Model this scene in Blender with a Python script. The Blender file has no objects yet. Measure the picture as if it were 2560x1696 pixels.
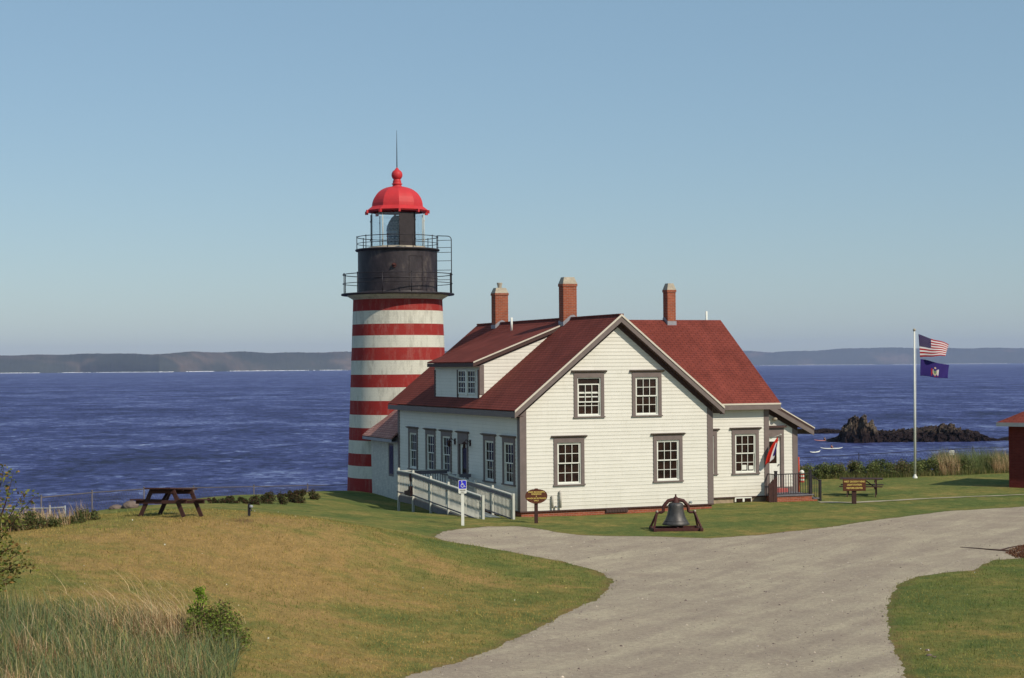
import bpy, bmesh, math, random
import numpy as np
from mathutils import Vector, Matrix
PI = math.pi
sc = bpy.context.scene
C = sc.collection
random.seed(7)
RNG = np.random.default_rng(11)

# ------------------------------------------------------------------ camera, sky, sun, exposure
FPX, ANG, YH, ROLL, OX, OY, EYE = 4295.6, 0.3834, 914.86, 0.0079, 0.2835, 65.0, 5.7077
PITCH = math.atan((YH - 848) / FPX)
cam_d = bpy.data.cameras.new('camera')
cam_d.sensor_width = 36.0
cam_d.lens = FPX / 2560 * 36.0
cam_d.clip_start, cam_d.clip_end = 0.5, 60000
cam = bpy.data.objects.new('camera', cam_d)
C.objects.link(cam)
fw = Vector((0, math.cos(PITCH), math.sin(PITCH)))
up0 = Vector((0, -math.sin(PITCH), math.cos(PITCH)))
rt0 = Vector((1, 0, 0))
rt = rt0 * math.cos(ROLL) - up0 * math.sin(ROLL)
up = up0 * math.cos(ROLL) + rt0 * math.sin(ROLL)
cam.matrix_world = Matrix(((rt.x, up.x, -fw.x, 0), (rt.y, up.y, -fw.y, 0), (rt.z, up.z, -fw.z, EYE), (0, 0, 0, 1)))
sc.camera = cam

SUN_EL, SUN_AZ = math.radians(40), math.radians(46)      # azimuth from -Y towards +X
SUN = Vector((math.sin(SUN_AZ) * math.cos(SUN_EL), -math.cos(SUN_AZ) * math.cos(SUN_EL), math.sin(SUN_EL)))
w = bpy.data.worlds.new('World')
sc.world = w
w.use_nodes = True
nt = w.node_tree
bg = nt.nodes['Background']
sky = nt.nodes.new('ShaderNodeTexSky')
sky.sky_type = 'NISHITA'
sky.sun_disc = False
sky.sun_elevation = SUN_EL
sky.sun_rotation = math.atan2(SUN.x, SUN.y)
sky.altitude = 0
sky.air_density = 1.0
sky.dust_density = 0.35
sky.ozone_density = 2.0
mxs = nt.nodes.new('ShaderNodeMix'); mxs.data_type = 'RGBA'
mxs.inputs[0].default_value = 0.42
mxs.inputs[7].default_value = (3.0, 5.0, 6.4, 1)
nt.links.new(sky.outputs[0], mxs.inputs[6])
nt.links.new(mxs.outputs[2], bg.inputs['Color'])
bg.inputs['Strength'].default_value = 0.095
sd = bpy.data.lights.new('sun', 'SUN')
sd.energy = 3.9
sd.angle = math.radians(0.5)
sd.color = (1.0, 0.92, 0.77)
so = bpy.data.objects.new('sun', sd)
C.objects.link(so)
so.rotation_euler = (-SUN).to_track_quat('-Z', 'Y').to_euler()
sc.view_settings.view_transform = 'Standard'
sc.view_settings.look = 'None'
sc.view_settings.exposure = 0.0
sc.view_settings.gamma = 1.0
sc.cycles.max_bounces = 8
sc.cycles.volume_bounces = 0

# ------------------------------------------------------------------ measuring helpers
def ray(x, y):
    dx, dy = x - 1280, y - 848
    c, s = math.cos(ROLL), math.sin(ROLL)
    px, py = dx * c - dy * s, dx * s + dy * c
    u, v = px / FPX, -py / FPX
    return np.array([u, math.cos(PITCH) - v * math.sin(PITCH), math.sin(PITCH) + v * math.cos(PITCH)])
def at(x, y, Y):
    r = ray(x, y)
    p = r * (Y / r[1])
    return Vector((p[0], p[1], p[2] + EYE))
def at_z(x, y, z):
    r = ray(x, y)
    p = r * ((z - EYE) / r[2])
    return Vector((p[0], p[1], z))
CA, SA = math.cos(ANG), math.sin(ANG)
def W(s, t, z=0.0):
    return Vector((OX + s * CA - t * SA, OY + s * SA + t * CA, z))
def on_t(x, y, t):      # point of the plane y = t of the house frame
    r = ray(x, y)
    k = (-SA * OX + CA * OY + t) / (-SA * r[0] + CA * r[1])
    X, Y = r[0] * k - OX, r[1] * k - OY
    return X * CA + Y * SA, r[2] * k + EYE
def on_s(x, y, s):
    r = ray(x, y)
    k = (CA * OX + SA * OY + s) / (CA * r[0] + SA * r[1])
    X, Y = r[0] * k - OX, r[1] * k - OY
    return -X * SA + Y * CA, r[2] * k + EYE

# ------------------------------------------------------------------ object helpers
def tag(o, label=None, cat=None, group=None, kind=None):
    if label: o['label'] = label
    if cat: o['category'] = cat
    if group: o['group'] = group
    if kind: o['kind'] = kind
    return o
def thing(name, label, cat, loc=(0, 0, 0), rz=0.0, group=None, scale=1.0):
    o = bpy.data.objects.new(name, None)
    o.empty_display_size = 0.3
    C.objects.link(o)
    o.location = loc
    o.rotation_euler = (0, 0, rz)
    o.scale = (scale,) * 3
    return tag(o, label, cat, group)
def copy_tree(o, parent=None):
    c = o.copy()
    C.objects.link(c)
    c.parent = parent
    for ch in list(o.children):
        copy_tree(ch, c)
    return c

class MB:
    def __init__(self):
        self.v, self.f, self.m = [], [], []
        self.smooth = set()
    def face(self, pts, m=0):
        i = len(self.v)
        self.v += [tuple(p) for p in pts]
        self.f.append(tuple(range(i, i + len(pts))))
        self.m.append(m)
        return self
    def box(self, x0, x1, y0, y1, z0, z1, m=0, M=None):
        i = len(self.v)
        ps = [(x, y, z) for z in (z0, z1) for y in (y0, y1) for x in (x0, x1)]
        if M is not None: ps = [tuple(M @ Vector(p)) for p in ps]
        self.v += ps
        for q in ((0, 2, 3, 1), (4, 5, 7, 6), (0, 1, 5, 4), (2, 6, 7, 3), (0, 4, 6, 2), (1, 3, 7, 5)):
            self.f.append(tuple(i + k for k in q))
            self.m.append(m)
        return self
    def bar(self, a, b, wd, dp, m=0, upv=(0, 0, 1)):
        a, b = Vector(a), Vector(b)
        d = (b - a)
        L = d.length
        d.normalize()
        u = Vector(upv)
        if abs(d.dot(u)) > 0.98: u = Vector((0, 1, 0))
        s = d.cross(u).normalized()
        u = s.cross(d)
        M = Matrix(((s.x, d.x, u.x, a.x), (s.y, d.y, u.y, a.y), (s.z, d.z, u.z, a.z), (0, 0, 0, 1)))
        return self.box(-wd / 2, wd / 2, 0, L, -dp / 2, dp / 2, m, M)
    def tube(self, pts, r, n=8, m=0, closed=False, caps=True):
        pts = [Vector(p) for p in pts]
        rs = r if isinstance(r, (list, tuple)) else [r] * len(pts)
        i0 = len(self.v)
        N = len(pts)
        pu = None
        for k, p in enumerate(pts):
            if closed: d = pts[(k + 1) % N] - pts[k - 1]
            else: d = pts[min(k + 1, N - 1)] - pts[max(k - 1, 0)]
            d.normalize()
            u = pu if pu is not None else (Vector((0, 0, 1)) if abs(d.z) < 0.9 else Vector((1, 0, 0)))
            s = d.cross(u)
            if s.length < 1e-5: s = d.cross(Vector((0.3, 0.5, 0.8)))
            s.normalize()
            u = s.cross(d)
            pu = u
            for j in range(n):
                t = 2 * PI * j / n
                self.v.append(tuple(p + (s * math.cos(t) + u * math.sin(t)) * rs[k]))
        for k in range(N if closed else N - 1):
            for j in range(n):
                a = i0 + k * n + j
                b = i0 + k * n + (j + 1) % n
                k2 = (k + 1) % N
                c = i0 + k2 * n + (j + 1) % n
                d = i0 + k2 * n + j
                self.smooth.add(len(self.f))
                self.f.append((a, b, c, d))
                self.m.append(m)
        if not closed and caps:
            self.f.append(tuple(i0 + j for j in range(n))[::-1]); self.m.append(m)
            self.f.append(tuple(i0 + (N - 1) * n + j for j in range(n))); self.m.append(m)
        return self
    def lathe(self, prof, n=32, m=0, c=(0, 0), a0=0.0, smooth=True, mats=None, arc=2 * PI):
        i0 = len(self.v)
        full = abs(arc - 2 * PI) < 1e-6
        nn = n if full else n + 1
        for (r, z) in prof:
            for j in range(nn):
                t = a0 + arc * j / n
                self.v.append((c[0] + r * math.sin(t), c[1] - r * math.cos(t), z))
        for k in range(len(prof) - 1):
            for j in range(n):
                a = i0 + k * nn + j
                b = i0 + k * nn + (j + 1) % nn
                if smooth: self.smooth.add(len(self.f))
                self.f.append((a, b, b + nn, a + nn))
                self.m.append(mats[k] if mats else m)
        return self
    def sphere(self, c, r, n=14, m=0, sz=1.0):
        prof = [(max(1e-4, r * math.sin(PI * k / n)), c[2] - r * sz * math.cos(PI * k / n)) for k in range(n + 1)]
        return self.lathe(prof, n + 4, m, (c[0], c[1]))
    def prism(self, poly, axis, a, b, m=0):
        """poly: 2-D points; axis 'x','y','z': extrusion axis from a to b"""
        def P(u, v, k):
            return {'x': (k, u, v), 'y': (u, k, v), 'z': (u, v, k)}[axis]
        n = len(poly)
        i = len(self.v)
        self.v += [P(u, v, a) for u, v in poly] + [P(u, v, b) for u, v in poly]
        self.f.append(tuple(range(i, i + n))); self.m.append(m)
        self.f.append(tuple(range(i + 2 * n - 1, i + n - 1, -1))); self.m.append(m)
        for k in range(n):
            k2 = (k + 1) % n
            self.f.append((i + k2, i + k, i + n + k, i + n + k2)); self.m.append(m)
        return self
    def build(self, name, mats, parent=None, fixn=True, bevel=0.0, loc=None):
        me = bpy.data.meshes.new(name)
        me.from_pydata(self.v, [], self.f)
        if not isinstance(mats, (list, tuple)): mats = [mats]
        for mt in mats: me.materials.append(mt)
        me.polygons.foreach_set('material_index', self.m)
        if self.smooth:
            me.polygons.foreach_set('use_smooth', [k in self.smooth for k in range(len(self.f))])
        if fixn:
            bm = bmesh.new(); bm.from_mesh(me)
            bmesh.ops.recalc_face_normals(bm, faces=bm.faces)
            bm.to_mesh(me); bm.free()
        # planar uv in metres: u horizontal, v up the slope of each face
        uv = me.uv_layers.new(name='UVMap')
        co = np.array([v.co[:] for v in me.vertices])
        data = np.zeros((len(me.loops), 2))
        for p in me.polygons:
            nrm = p.normal
            h = Vector((0, 0, 1)).cross(nrm)
            h = Vector((1, 0, 0)) if h.length < 1e-4 else h.normalized()
            v = nrm.cross(h)
            for li in p.loop_indices:
                q = co[me.loops[li].vertex_index]
                data[li] = (q[0] * h.x + q[1] * h.y + q[2] * h.z, q[0] * v.x + q[1] * v.y + q[2] * v.z)
        uv.data.foreach_set('uv', data.ravel())
        o = bpy.data.objects.new(name, me)
        C.objects.link(o)
        if parent: o.parent = parent
        if loc is not None: o.location = loc
        if bevel:
            b = o.modifiers.new('bevel', 'BEVEL'); b.width = bevel; b.segments = 2; b.limit_method = 'ANGLE'
        return o

def np_mesh(name, verts, faces, mats, parent=None, mi=None, smooth=False, col=None):
    """verts Nx3, faces MxK arrays"""
    me = bpy.data.meshes.new(name)
    K = faces.shape[1]
    me.vertices.add(len(verts)); me.vertices.foreach_set('co', verts.astype(np.float32).ravel())
    me.loops.add(faces.size); me.loops.foreach_set('vertex_index', faces.astype(np.int32).ravel())
    me.polygons.add(len(faces))
    me.polygons.foreach_set('loop_start', np.arange(0, faces.size, K, dtype=np.int32))
    me.polygons.foreach_set('loop_total', np.full(len(faces), K, dtype=np.int32))
    for m in (mats if isinstance(mats, (list, tuple)) else [mats]): me.materials.append(m)
    if mi is not None: me.polygons.foreach_set('material_index', mi.astype(np.int32))
    me.polygons.foreach_set('use_smooth', np.full(len(faces), smooth))
    if col is not None:
        a = me.color_attributes.new('col', 'FLOAT_COLOR', 'POINT')
        a.data.foreach_set('color', np.c_[col, np.ones(len(col))].astype(np.float32).ravel())
    me.update(calc_edges=True)
    me.validate()
    o = bpy.data.objects.new(name, me)
    C.objects.link(o)
    if parent: o.parent = parent
    return o

# ------------------------------------------------------------------ materials
class N:
    def __init__(self, name):
        self.m = bpy.data.materials.new(name)
        self.m.use_nodes = True
        self.t = self.m.node_tree
        self.b = self.t.nodes['Principled BSDF']
        self.out = self.t.nodes['Material Output']
    def new(self, k, **kw):
        n = self.t.nodes.new(k)
        for a, v in kw.items(): setattr(n, a, v)
        return n
    def link(self, a, b): self.t.links.new(a, b)
    def coord(self, kind='Object', scale=(1, 1, 1), rot=(0, 0, 0)):
        tc = self.new('ShaderNodeTexCoord'); mp = self.new('ShaderNodeMapping')
        self.link(tc.outputs[kind], mp.inputs[0])
        mp.inputs['Scale'].default_value = scale
        mp.inputs['Rotation'].default_value = rot
        return mp.outputs[0]
    def noise(self, vec, scale, detail=4, rough=0.55, dist=0.0):
        n = self.new('ShaderNodeTexNoise')
        n.inputs['Scale'].default_value = scale; n.inputs['Detail'].default_value = detail
        n.inputs['Roughness'].default_value = rough; n.inputs['Distortion'].default_value = dist
        self.link(vec, n.inputs['Vector'])
        return n.outputs['Fac']
    def ramp(self, fac, stops, interp='LINEAR'):
        r = self.new('ShaderNodeValToRGB'); r.color_ramp.interpolation = interp
        e = r.color_ramp.elements
        while len(e) > 1: e.remove(e[0])
        e[0].position = stops[0][0]; e[0].color = (*stops[0][1], 1)
        for p, c in stops[1:]:
            q = e.new(p); q.color = (*c, 1)
        self.link(fac, r.inputs[0])
        return r.outputs[0]
    def mix(self, fac, a, b, mode='MIX'):
        n = self.new('ShaderNodeMix', data_type='RGBA', blend_type=mode)
        def s(i, v):
            if isinstance(v, (int, float)): n.inputs[i].default_value = v
            elif isinstance(v, tuple): n.inputs[i].default_value = (*v, 1)
            else: self.link(v, n.inputs[i])
        s(0, fac); s(6, a); s(7, b)
        return n.outputs[2]
    def math(self, op, a, b=None, clamp=False):
        n = self.new('ShaderNodeMath', operation=op, use_clamp=clamp)
        for i, v in enumerate((a, b)):
            if v is None: continue
            if isinstance(v, (int, float)): n.inputs[i].default_value = v
            else: self.link(v, n.inputs[i])
        return n.outputs[0]
    def bump(self, h, strength=0.3, dist=0.02):
        n = self.new('ShaderNodeBump'); n.inputs['Strength'].default_value = strength
        n.inputs['Distance'].default_value = dist
        self.link(h, n.inputs['Height']); self.link(n.outputs[0], self.b.inputs['Normal'])
    def set(self, col=None, rough=None, metal=None, spec=None):
        if col is not None:
            if isinstance(col, tuple): self.b.inputs['Base Color'].default_value = (*col, 1)
            else: self.link(col, self.b.inputs['Base Color'])
        if rough is not None: self.b.inputs['Roughness'].default_value = rough
        if metal is not None: self.b.inputs['Metallic'].default_value = metal
        if spec is not None: self.b.inputs['Specular IOR Level'].default_value = spec
        return self.m

def painted(name, c, rough=0.6, var=0.14, scale=3.0, bump=0.12, dirt=None, dirt_amt=0.5):
    n = N(name); v = n.coord()
    f = n.noise(v, scale, 6, 0.6)
    k = tuple(x * (1 - var) for x in c); l = tuple(min(1, x * (1 + var * 0.6)) for x in c)
    col = n.ramp(f, [(0.3, k), (0.7, l)])
    if dirt:
        g = n.noise(v, scale * 2.3, 8, 0.7)
        mk = n.ramp(g, [(0.58, (0, 0, 0)), (0.72, (dirt_amt,) * 3)])
        col = n.mix(mk, col, dirt)
    n.bump(n.noise(v, 40, 4), bump, 0.01)
    return n.set(col, rough, spec=0.3)

M = {}
M['siding'] = painted('white_clapboard', (0.72, 0.68, 0.605), 0.6, 0.08, 1.4, 0.1, (0.5, 0.46, 0.36), 0.35)
M['white'] = painted('white_paint', (0.74, 0.73, 0.66), 0.5, 0.08, 6)
M['trim'] = painted('taupe_trim', (0.175, 0.135, 0.125), 0.6, 0.14, 4)
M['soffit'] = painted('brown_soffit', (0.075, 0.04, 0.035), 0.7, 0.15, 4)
M['cream'] = painted('cream_edge', (0.62, 0.55, 0.46), 0.5, 0.1, 5)
M['black_iron'] = painted('black_iron', (0.03, 0.022, 0.024), 0.55, 0.3, 6)
M['rail_iron'] = painted('rail_iron', (0.025, 0.02, 0.024), 0.5, 0.3, 6)
M['red_paint'] = painted('dome_red', (0.56, 0.035, 0.04), 0.55, 0.12, 2.5, 0.1, (0.35, 0.03, 0.03), 0.4)
M['wood_dark'] = painted('brown_wood', (0.055, 0.022, 0.018), 0.7, 0.35, 5, 0.3, (0.11, 0.06, 0.05), 0.5)
M['sign_brown'] = painted('sign_brown', (0.10, 0.028, 0.012), 0.6, 0.2, 8)
M['sign_yellow'] = painted('sign_yellow', (0.78, 0.58, 0.16), 0.6, 0.05, 8)
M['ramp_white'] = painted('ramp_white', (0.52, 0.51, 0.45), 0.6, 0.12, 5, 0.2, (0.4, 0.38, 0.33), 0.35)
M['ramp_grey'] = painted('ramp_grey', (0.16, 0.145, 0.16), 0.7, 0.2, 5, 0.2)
M['galv'] = painted('galvanised', (0.30, 0.31, 0.33), 0.5, 0.15, 6)
M['galv_light'] = painted('galvanised_light', (0.30, 0.31, 0.33), 0.5, 0.15, 6)
M['lead'] = painted('lead_flashing', (0.30, 0.29, 0.32), 0.6, 0.2, 7, 0.3)
M['mortar'] = painted('cement_cap', (0.42, 0.36, 0.28), 0.8, 0.25, 7, 0.5, (0.24, 0.18, 0.15), 0.6)
M['concrete'] = painted('concrete', (0.50, 0.46, 0.40), 0.85, 0.2, 5, 0.4)
M['blue_sign'] = painted('blue_sign', (0.03, 0.03, 0.55), 0.5, 0.04, 5, 0)
M['rock_plain'] = painted('boulder', (0.17, 0.125, 0.105), 0.9, 0.4, 3, 0.8)
M['skin'] = painted('skin', (0.5, 0.28, 0.2), 0.6, 0.05)
M['hair'] = painted('hair', (0.05, 0.03, 0.02), 0.7, 0.1)
M['jacket_red'] = painted('red_jacket', (0.45, 0.05, 0.06), 0.8, 0.1)
M['hull_red'] = painted('hull_red', (0.55, 0.22, 0.20), 0.4, 0.08)
M['door_mat'] = painted('red_mat', (0.40, 0.10, 0.09), 0.9, 0.1)
M['drain_red'] = painted('red_pole_paint', (0.50, 0.07, 0.04), 0.6, 0.1)

_n = N('white_clapboard_boards')
_v = _n.coord()
_f = _n.noise(_v, 1.4, 6, .6)
_col = _n.ramp(_f, [(.3, (.72, .685, .61)), (.7, (.77, .73, .655))])
_tc = _n.new('ShaderNodeTexCoord')
_b = _n.new('ShaderNodeTexBrick'); _n.link(_tc.outputs['UV'], _b.inputs['Vector']); _b.inputs['Scale'].default_value = 1
_b.inputs['Brick Width'].default_value = 3.1; _b.inputs['Row Height'].default_value = .14; _b.inputs['Mortar Size'].default_value = .004; _b.offset = .37
_b.inputs['Color1'].default_value = (1, 1, 1, 1); _b.inputs['Color2'].default_value = (.94, .94, .935, 1); _b.inputs['Mortar'].default_value = (.72, .70, .66, 1)
_col = _n.mix(1.0, _col, _b.outputs['Color'], 'MULTIPLY')
_sp = _n.new('ShaderNodeSeparateXYZ'); _n.link(_tc.outputs['Object'], _sp.inputs[0])
_low = _n.math('SUBTRACT', 1.0, _n.math('MULTIPLY', _n.math('SUBTRACT', _sp.outputs[2], .15), 1.6, True), True)
_st = _n.noise(_n.coord('Object', (1, 1, .22)), 3.2, 7, .75)
_d = _n.math('ADD', _n.math('MULTIPLY', _n.ramp(_st, [(.55, (0, 0, 0)), (.75, (.28,) * 3)]), 1.0), _n.math('MULTIPLY', _low, _n.math('MULTIPLY', _st, .4)), True)
_col = _n.mix(_d, _col, (.42, .38, .29))
_n.bump(_n.noise(_v, 30, 4), .12, .01)
M['siding'] = _n.set(_col, .6, spec=.3)

def brick_mat(name, c1, c2, mort, scale=1.0, bump=0.4):
    n = N(name)
    tc = n.new('ShaderNodeTexCoord')
    b = n.new('ShaderNodeTexBrick')
    b.inputs['Scale'].default_value = scale
    b.inputs['Brick Width'].default_value = 0.21; b.inputs['Row Height'].default_value = 0.072
    b.inputs['Mortar Size'].default_value = 0.007
    b.inputs['Color1'].default_value = (*c1, 1); b.inputs['Color2'].default_value = (*c2, 1)
    b.inputs['Mortar'].default_value = (*mort, 1)
    n.link(tc.outputs['UV'], b.inputs['Vector'])
    f = n.noise(n.coord('Object'), 3.5, 6, 0.65)
    col = n.mix(0.8, b.outputs['Color'], n.ramp(f, [(0.3, (0.72, 0.68, 0.68)), (0.7, (1.1, 1.05, 1.0))]), 'MULTIPLY')
    h = n.math('SUBTRACT', n.noise(n.coord('Object'), 40, 3), n.math('MULTIPLY', b.outputs['Fac'], 1.2))
    n.bump(h, bump, 0.01)
    return n.set(col, 0.85, spec=0.2)
M['brick'] = brick_mat('red_brick', (0.36, 0.095, 0.045), (0.27, 0.07, 0.035), (0.34, 0.22, 0.17))
M['brick_dark'] = brick_mat('maroon_brick', (0.16, 0.028, 0.022), (0.12, 0.02, 0.016), (0.13, 0.035, 0.03))
M['brick_white'] = brick_mat('whitewashed_brick', (0.66, 0.65, 0.60), (0.58, 0.57, 0.53), (0.5, 0.48, 0.44))

def shingle_mat(name, c, hi):
    n = N(name)
    tc = n.new('ShaderNodeTexCoord')
    b = n.new('ShaderNodeTexBrick')
    b.inputs['Scale'].default_value = 1.0
    b.inputs['Brick Width'].default_value = 0.30; b.inputs['Row Height'].default_value = 0.14
    b.inputs['Mortar Size'].default_value = 0.014; b.inputs['Mortar Smooth'].default_value = 0.2
    b.inputs['Color1'].default_value = (*c, 1); b.inputs['Color2'].default_value = (*hi, 1)
    b.inputs['Mortar'].default_value = (*[x * 0.5 for x in c], 1)
    n.link(tc.outputs['UV'], b.inputs['Vector'])
    v = n.coord('Object')
    f = n.noise(v, 0.8, 7, 0.65)
    g = n.noise(v, 45, 3, 0.7)
    col = n.mix(1.0, b.outputs['Color'], n.ramp(f, [(0.3, (0.74, 0.72, 0.72)), (0.7, (1.18, 1.2, 1.2))]), 'MULTIPLY')
    mu = n.new('ShaderNodeMapping'); n.link(tc.outputs['UV'], mu.inputs[0]); mu.inputs['Scale'].default_value = (1.0, 0.12, 1)
    stv = n.noise(mu.outputs[0], 2.6, 6, 0.7)
    col = n.mix(0.8, col, n.ramp(stv, [(0.3, (0.78, 0.78, 0.8)), (0.7, (1.16, 1.14, 1.12))]), 'MULTIPLY')
    col = n.mix(0.8, col, n.ramp(g, [(0.3, (0.7, 0.7, 0.7)), (0.7, (1.2, 1.2, 1.2))]), 'MULTIPLY')
    sp = n.new('ShaderNodeSeparateXYZ'); n.link(tc.outputs['UV'], sp.inputs[0])
    saw = n.math('FRACT', n.math('DIVIDE', sp.outputs[1], 0.14))
    h = n.math('ADD', n.math('MULTIPLY', saw, -1.0), n.math('MULTIPLY', g, 0.35))
    n.bump(h, 0.55, 0.014)
    return n.set(col, 0.9, spec=0.15)
M['shingle'] = shingle_mat('red_shingle', (0.205, 0.047, 0.034), (0.222, 0.051, 0.037))
M['shingle_pink'] = shingle_mat('pink_lit_shingle', (0.42, 0.20, 0.17), (0.52, 0.28, 0.23))  # pinkish light on the passage roof is put into the shingle colour

# painted lighthouse brick
def tower_mat(name, c, worn):
    n = N(name); v = n.coord()
    tc = n.new('ShaderNodeTexCoord'); sp = n.new('ShaderNodeSeparateXYZ'); n.link(tc.outputs['Object'], sp.inputs[0])
    an = n.math('ARCTAN2', sp.outputs[1], sp.outputs[0])
    cb = n.new('ShaderNodeCombineXYZ')
    n.link(n.math('MULTIPLY', an, 2.3), cb.inputs[0]); n.link(sp.outputs[2], cb.inputs[1])
    b = n.new('ShaderNodeTexBrick')
    b.inputs['Scale'].default_value = 1
    b.inputs['Brick Width'].default_value = 0.21; b.inputs['Row Height'].default_value = 0.075
    b.inputs['Mortar Size'].default_value = 0.008; b.inputs['Mortar Smooth'].default_value = 0.4
    n.link(cb.outputs[0], b.inputs['Vector'])
    f = n.noise(v, 1.3, 8, 0.7, 0.4)
    st = n.noise(n.coord('Object', (1, 1, 0.25)), 3.0, 8, 0.75)
    col = n.ramp(f, [(0.3, tuple(x * 0.86 for x in c)), (0.7, c)])
    col = n.mix(n.ramp(st, [(0.50, (0, 0, 0)), (0.68, (0.8,) * 3)]), col, worn)
    col = n.mix(n.math('MULTIPLY', b.outputs['Fac'], 0.25), col, tuple(x * 0.5 for x in c))
    h = n.math('SUBTRACT', n.math('MULTIPLY', n.noise(v, 14, 4), 0.6), b.outputs['Fac'])
    n.bump(h, 0.5, 0.012)
    return n.set(col, 0.75, spec=0.2)
M['band_red'] = tower_mat('tower_red', (0.33, 0.030, 0.025), (0.36, 0.12, 0.10))
M['band_white'] = tower_mat('tower_white', (0.70, 0.67, 0.57), (0.33, 0.31, 0.26))

# worn black iron of the watch room
n = N('watch_room_iron'); v = n.coord()
f = n.noise(n.coord('Object', (1, 1, 0.5)), 1.6, 8, 0.7)
col = n.ramp(f, [(0.35, (0.018, 0.013, 0.015)), (0.55, (0.04, 0.03, 0.034)), (0.68, (0.10, 0.08, 0.07))])
n.bump(n.noise(v, 12, 5), 0.3, 0.02)
M['watch'] = n.set(col, 0.55, spec=0.35)

# glass
n = N('window_glass')
f = n.noise(n.coord(), 2.2, 2)
col = n.ramp(f, [(0.35, (0.012, 0.007, 0.006)), (0.65, (0.035, 0.018, 0.014))])
n.set(col, 0.06, spec=0.22)
n.bump(n.noise(n.coord(), 5, 1), 0.05, 0.02)
M['glass'] = n.m
n = N('lantern_glass')
tr = n.new('ShaderNodeBsdfTransparent'); gl = n.new('ShaderNodeBsdfGlossy'); mx = n.new('ShaderNodeMixShader')
tr.inputs[0].default_value = (0.9, 0.93, 0.95, 1); gl.inputs['Roughness'].default_value = 0.03
mx.inputs[0].default_value = 0.1
n.link(tr.outputs[0], mx.inputs[1]); n.link(gl.outputs[0], mx.inputs[2]); n.link(mx.outputs[0], n.out.inputs[0])
M['lglass'] = n.m
n = N('lens_glass')
v = n.coord('Object')
br = n.new('ShaderNodeTexBrick'); br.inputs['Scale'].default_value = 1
br.inputs['Brick Width'].default_value = 0.16; br.inputs['Row Height'].default_value = 0.07; br.inputs['Mortar Size'].default_value = 0.012
tc = n.new('ShaderNodeTexCoord'); n.link(tc.outputs['UV'], br.inputs['Vector'])
br.inputs['Color1'].default_value = (0.10, 0.13, 0.18, 1); br.inputs['Color2'].default_value = (0.04, 0.05, 0.08, 1); br.inputs['Mortar'].default_value = (0.22, 0.25, 0.28, 1)
n.set(br.outputs['Color'], 0.15, spec=0.8)
M['lens'] = n.m
# bell
n = N('bell_bronze'); v = n.coord()
f = n.noise(v, 6, 7, 0.7)
col = n.ramp(f, [(0.3, (0.035, 0.03, 0.03)), (0.6, (0.09, 0.083, 0.078)), (0.8, (0.17, 0.155, 0.14))])
n.bump(n.noise(v, 30, 4), 0.2, 0.01)
M['bell'] = n.set(col, 0.5, metal=0.35)
M['rust'] = painted('rusty_iron', (0.075, 0.022, 0.018), 0.65, 0.35, 9, 0.3, (0.03, 0.012, 0.012), 0.7)

# vertex-coloured grass / leaves
def leafy(name, rough=0.85, trans=0.25):
    n = N(name)
    a = n.new('ShaderNodeAttribute', attribute_name='col')
    n.set(a.outputs['Color'], rough, spec=0.1)
    tl = n.new('ShaderNodeBsdfTranslucent'); n.link(a.outputs['Color'], tl.inputs[0])
    mx = n.new('ShaderNodeMixShader'); mx.inputs[0].default_value = trans
    n.link(n.b.outputs[0], mx.inputs[1]); n.link(tl.outputs[0], mx.inputs[2]); n.link(mx.outputs[0], n.out.inputs[0])
    return n.m
M['leaf'] = leafy('leaves', 0.7, 0.35)
M['blade'] = leafy('grass_blades', 0.8, 0.2)

# ground: colour attribute holds (dryness, wear, cliff)
n = N('lawn')
a = n.new('ShaderNodeAttribute', attribute_name='col'); sp = n.new('ShaderNodeSeparateColor'); n.link(a.outputs['Color'], sp.inputs[0])
v = n.coord()
f1 = n.noise(v, 0.35, 6, 0.6); f2 = n.noise(v, 1.8, 6, 0.65, 0.3); f3 = n.noise(v, 14, 5, 0.7)
f4 = n.noise(v, 60, 3, 0.7)
d = n.math('ADD', sp.outputs[0], n.math('MULTIPLY', n.math('SUBTRACT', f1, 0.5), 2.2))
d = n.math('ADD', d, n.math('MULTIPLY', n.math('SUBTRACT', f2, 0.5), 1.5))
col = n.ramp(d, [(0.05, (0.135, 0.17, 0.055)), (0.40, (0.215, 0.21, 0.068)), (0.68, (0.315, 0.245, 0.088)), (0.98, (0.42, 0.27, 0.115))])
f5 = n.noise(n.coord('Object', (1, .45, 1), (0, 0, .5)), 3.2, 6, 0.75)
col = n.mix(0.9, col, n.ramp(f5, [(0.3, (0.70, 0.74, 0.70)), (0.7, (1.25, 1.2, 1.15))]), 'MULTIPLY')
col = n.mix(0.85, col, n.ramp(f3, [(0.25, (0.62, 0.62, 0.6)), (0.75, (1.3, 1.28, 1.2))]), 'MULTIPLY')
col = n.mix(0.8, col, n.ramp(f4, [(0.3, (0.6, 0.6, 0.6)), (0.7, (1.35, 1.35, 1.3))]), 'MULTIPLY')
wear = n.math('ADD', sp.outputs[1], n.math('MULTIPLY', n.math('SUBTRACT', f2, 0.5), 0.8))
col = n.mix(n.ramp(wear, [(0.35, (0, 0, 0)), (0.8, (1, 1, 1))]), col, (0.20, 0.115, 0.06))
rk = n.ramp(f2, [(0.3, (0.07, 0.05, 0.04)), (0.7, (0.22, 0.17, 0.13))])
col = n.mix(sp.outputs[2], col, rk)
n.bump(n.math('ADD', n.math('MULTIPLY', f3, 1.0), n.math('MULTIPLY', f4, 0.8)), 0.8, 0.05)
M['lawn'] = n.set(col, 0.95, spec=0.05)

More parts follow.
